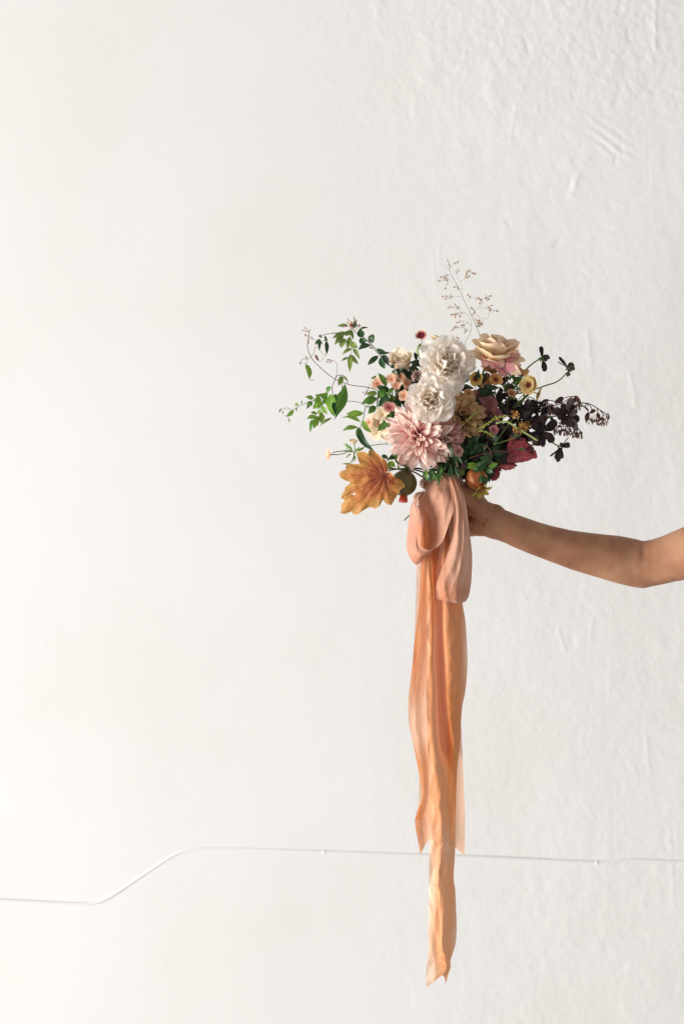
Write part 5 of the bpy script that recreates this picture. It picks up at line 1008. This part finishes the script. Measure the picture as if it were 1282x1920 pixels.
def build_arm():
    up = [(905, 936), (915, 940), (929, 946), (942, 954), (975, 967), (1025, 984), (1074, 995), (1123, 1001), (1166, 1005), (1189, 1010), (1206, 1014.5), (1229, 1010), (1255, 999), (1282, 987), (1340, 965), (1450, 935), (1600, 910), (1680, 905)]
    lo = [(905, 1004), (913, 1009), (936, 1013.5), (975, 1032), (1025, 1051), (1074, 1069.5), (1123, 1084), (1156, 1094), (1189, 1101.5), (1204, 1103.5), (1214, 1102.5), (1222, 1099), (1238, 1096.5), (1282, 1086.6), (1340, 1080), (1450, 1072), (1600, 1080), (1680, 1085)]
    ux, uy = zip(*up); lx, ly = zip(*lo)
    mb = MB(); xs = [908, 918, 930, 945, 965, 990, 1015, 1040, 1070, 1100, 1130, 1160, 1185, 1205, 1220, 1240, 1265, 1300, 1360, 1450, 1560, 1640, 1670]; seg = 40; v = []
    for x in xs:
        a = np.interp(x, ux, uy); b = np.interp(x, lx, ly); cy = (a + b) / 2; h = (b - a) / 2
        dep = np.interp(x, [908, 945, 1100, 1195, 1230, 1300, 1670], [4, 9, 26, 42, 34, 8, -130]); fl = np.interp(x, [908, 945, 1100, 1210, 1300, 1670], [0.62, 0.72, 0.92, 0.90, 0.92, 0.95])
        for k in range(seg):
            g = 2 * math.pi * k / seg; cc, ss = math.cos(g), math.sin(g)
            v.append(P(x, cy + h * ss, dep + h * fl * cc))
    f = [(i * seg + k, i * seg + (k + 1) % seg, (i + 1) * seg + (k + 1) % seg, (i + 1) * seg + k) for i in range(len(xs) - 1) for k in range(seg)]
    f.append(tuple(range(seg))[::-1]); f.append(tuple((len(xs) - 1) * seg + k for k in range(seg)))
    mb.add(v, f)
    def ell(cx, cy, d, rx, ry, rd, rot=0):
        vv = []; ff = []; n = 14; sg = 20
        for i in range(n + 1):
            a = math.pi * i / n
            for k in range(sg):
                g = 2 * math.pi * k / sg; X = rx * math.cos(a); Y = ry * math.sin(a) * math.cos(g); Z = rd * math.sin(a) * math.sin(g)
                vv.append(P(cx + X * math.cos(rot) - Y * math.sin(rot), cy + X * math.sin(rot) + Y * math.cos(rot), d + Z))
        for i in range(n):
            for k in range(sg): ff.append((i * sg + k, i * sg + (k + 1) % sg, (i + 1) * sg + (k + 1) % sg, (i + 1) * sg + k))
        mb.add(vv, ff)
    ell(900, 957, -6, 32, 21, 17, 0.55); ell(898, 988, 4, 30, 18, 15, 0.1); ell(884, 965, 20, 38, 42, 15, 0.1); ell(925, 972, 4, 24, 28, 19, 0.3)
    def finger(pts, rr):
        C = crom([Vector(p) for p in pts], 26); n = len(C) - 1
        for i, p in enumerate(C):
            u = i / n * (len(rr) - 1); k = min(int(u), len(rr) - 2); r = rr[k] + (rr[k + 1] - rr[k]) * (u - k); ell(p[0], p[1], p[2], r, r, r)
    finger([(895, 925, 18), (866, 914, 28), (826, 906, 34), (798, 905, 16), (797, 908, -16), (806, 910, -30)], [13, 12.5, 11.5, 10, 9.5, 8])
    finger([(892, 945, 20), (862, 938, 32), (818, 934, 38), (788, 932, 18), (785, 935, -14), (796, 938, -34)], [13, 13, 12, 10.5, 9.5, 8])
    finger([(892, 965, 20), (862, 962, 32), (820, 958, 38), (794, 957, 18), (793, 960, -8), (804, 962, -28)], [13, 12.5, 11.5, 10, 9, 7.5])
    finger([(894, 984, 18), (866, 984, 28), (832, 980, 32), (808, 978, 16), (807, 980, -6), (816, 981, -20)], [12, 11, 10, 8.5, 8, 7])
    finger([(905, 955, -4), (886, 938, -20), (864, 922, -34), (846, 912, -38), (834, 906, -38)], [18, 15, 12.5, 11.5, 9])
    me = bpy.data.meshes.new('tmp'); me.from_pydata([tuple(p) for p in mb.v], [], mb.f)
    o = bpy.data.objects.new('tmp', me); COL.objects.link(o)
    r = o.modifiers.new('r', 'REMESH'); r.mode = 'VOXEL'; r.voxel_size = 0.0011
    s = o.modifiers.new('s', 'SMOOTH'); s.factor = 0.6; s.iterations = 20
    dg = bpy.context.evaluated_depsgraph_get(); m2 = bpy.data.meshes.new_from_object(o.evaluated_get(dg)); bpy.data.objects.remove(o)
    n = len(m2.vertices); co = np.empty(n * 3, np.float32); m2.vertices.foreach_get('co', co); co = co.reshape(-1, 3)
    no = np.empty(n * 3, np.float32); m2.vertices.foreach_get('normal', no); no = no.reshape(-1, 3)
    k = (CAMD + co[:, 1]) / CAMD; X = co[:, 0] / S / k + 641; Y = 960 - (co[:, 2] - CZ) / S / k
    front = np.clip(-no[:, 1], 0, 1); dsp = np.zeros(n)
    for (x0, y0, x1, y1, wd, am) in [(921, 962, 936, 955, 1.3, -.7), (915, 969, 938, 962, 1.2, -.7), (909, 966, 926, 968, 1.3, -.5), (898, 968, 912, 976, 2.0, -1.2), (912, 976, 919, 990, 2.0, -0.8), (919, 990, 916, 1004, 1.8, -.7), (1208, 1012, 1206, 1040, 6, -.26), (1205, 1040, 1201, 1062, 6, -.14), (1166, 1080, 1196, 1060, 6, -0.13),
                                     (960, 984, 1040, 1010, 7, .16), (1208, 1066, 1214, 1088, 8, .18)]:
        dx, dy = x1 - x0, y1 - y0; tt = np.clip(((X - x0) * dx + (Y - y0) * dy) / (dx * dx + dy * dy), 0, 1)
        dist = np.hypot(X - x0 - tt * dx, Y - y0 - tt * dy); dsp += am * np.exp(-(dist / wd) ** 2) * front
    co = co + no * (dsp * 0.0015)[:, None]
    t = thing('person', 'bare tanned arm and hand reaching in from the right, holding the bouquet stems', 'person', P(925, 980, 4))
    co = co - np.array(t.location, dtype=np.float32)
    m2.vertices.foreach_set('co', co.ravel()); m2.materials.clear(); m2.materials.append(M['skin']); m2.polygons.foreach_set('use_smooth', [True] * len(m2.polygons)); m2.update(); m2.name = 'body'
    o = bpy.data.objects.new('body', m2); COL.objects.link(o); o.parent = t; ORG['body'] = Vector(t.location)
    M['nail'] = solid_mat('fingernail', c(206, 150, 136), c(224, 172, 156), 80, rough=0.25, spec=0.6)
    for (x, y, d) in [(792.5, 909, -24), (783, 937, -24)]:
        def fn(t_, q_):
            return P(x - 4.2 * math.cos(q_ * 1.0) + 7 * t_ * 0.7, y + 5.2 * math.sin(q_ * 1.0), d - 1 - 8 * t_)
        v, f, uv = gridmesh(4, 6, fn); mobj('fingernail', v, f, M['nail'], t, uv=uv)
build_arm()
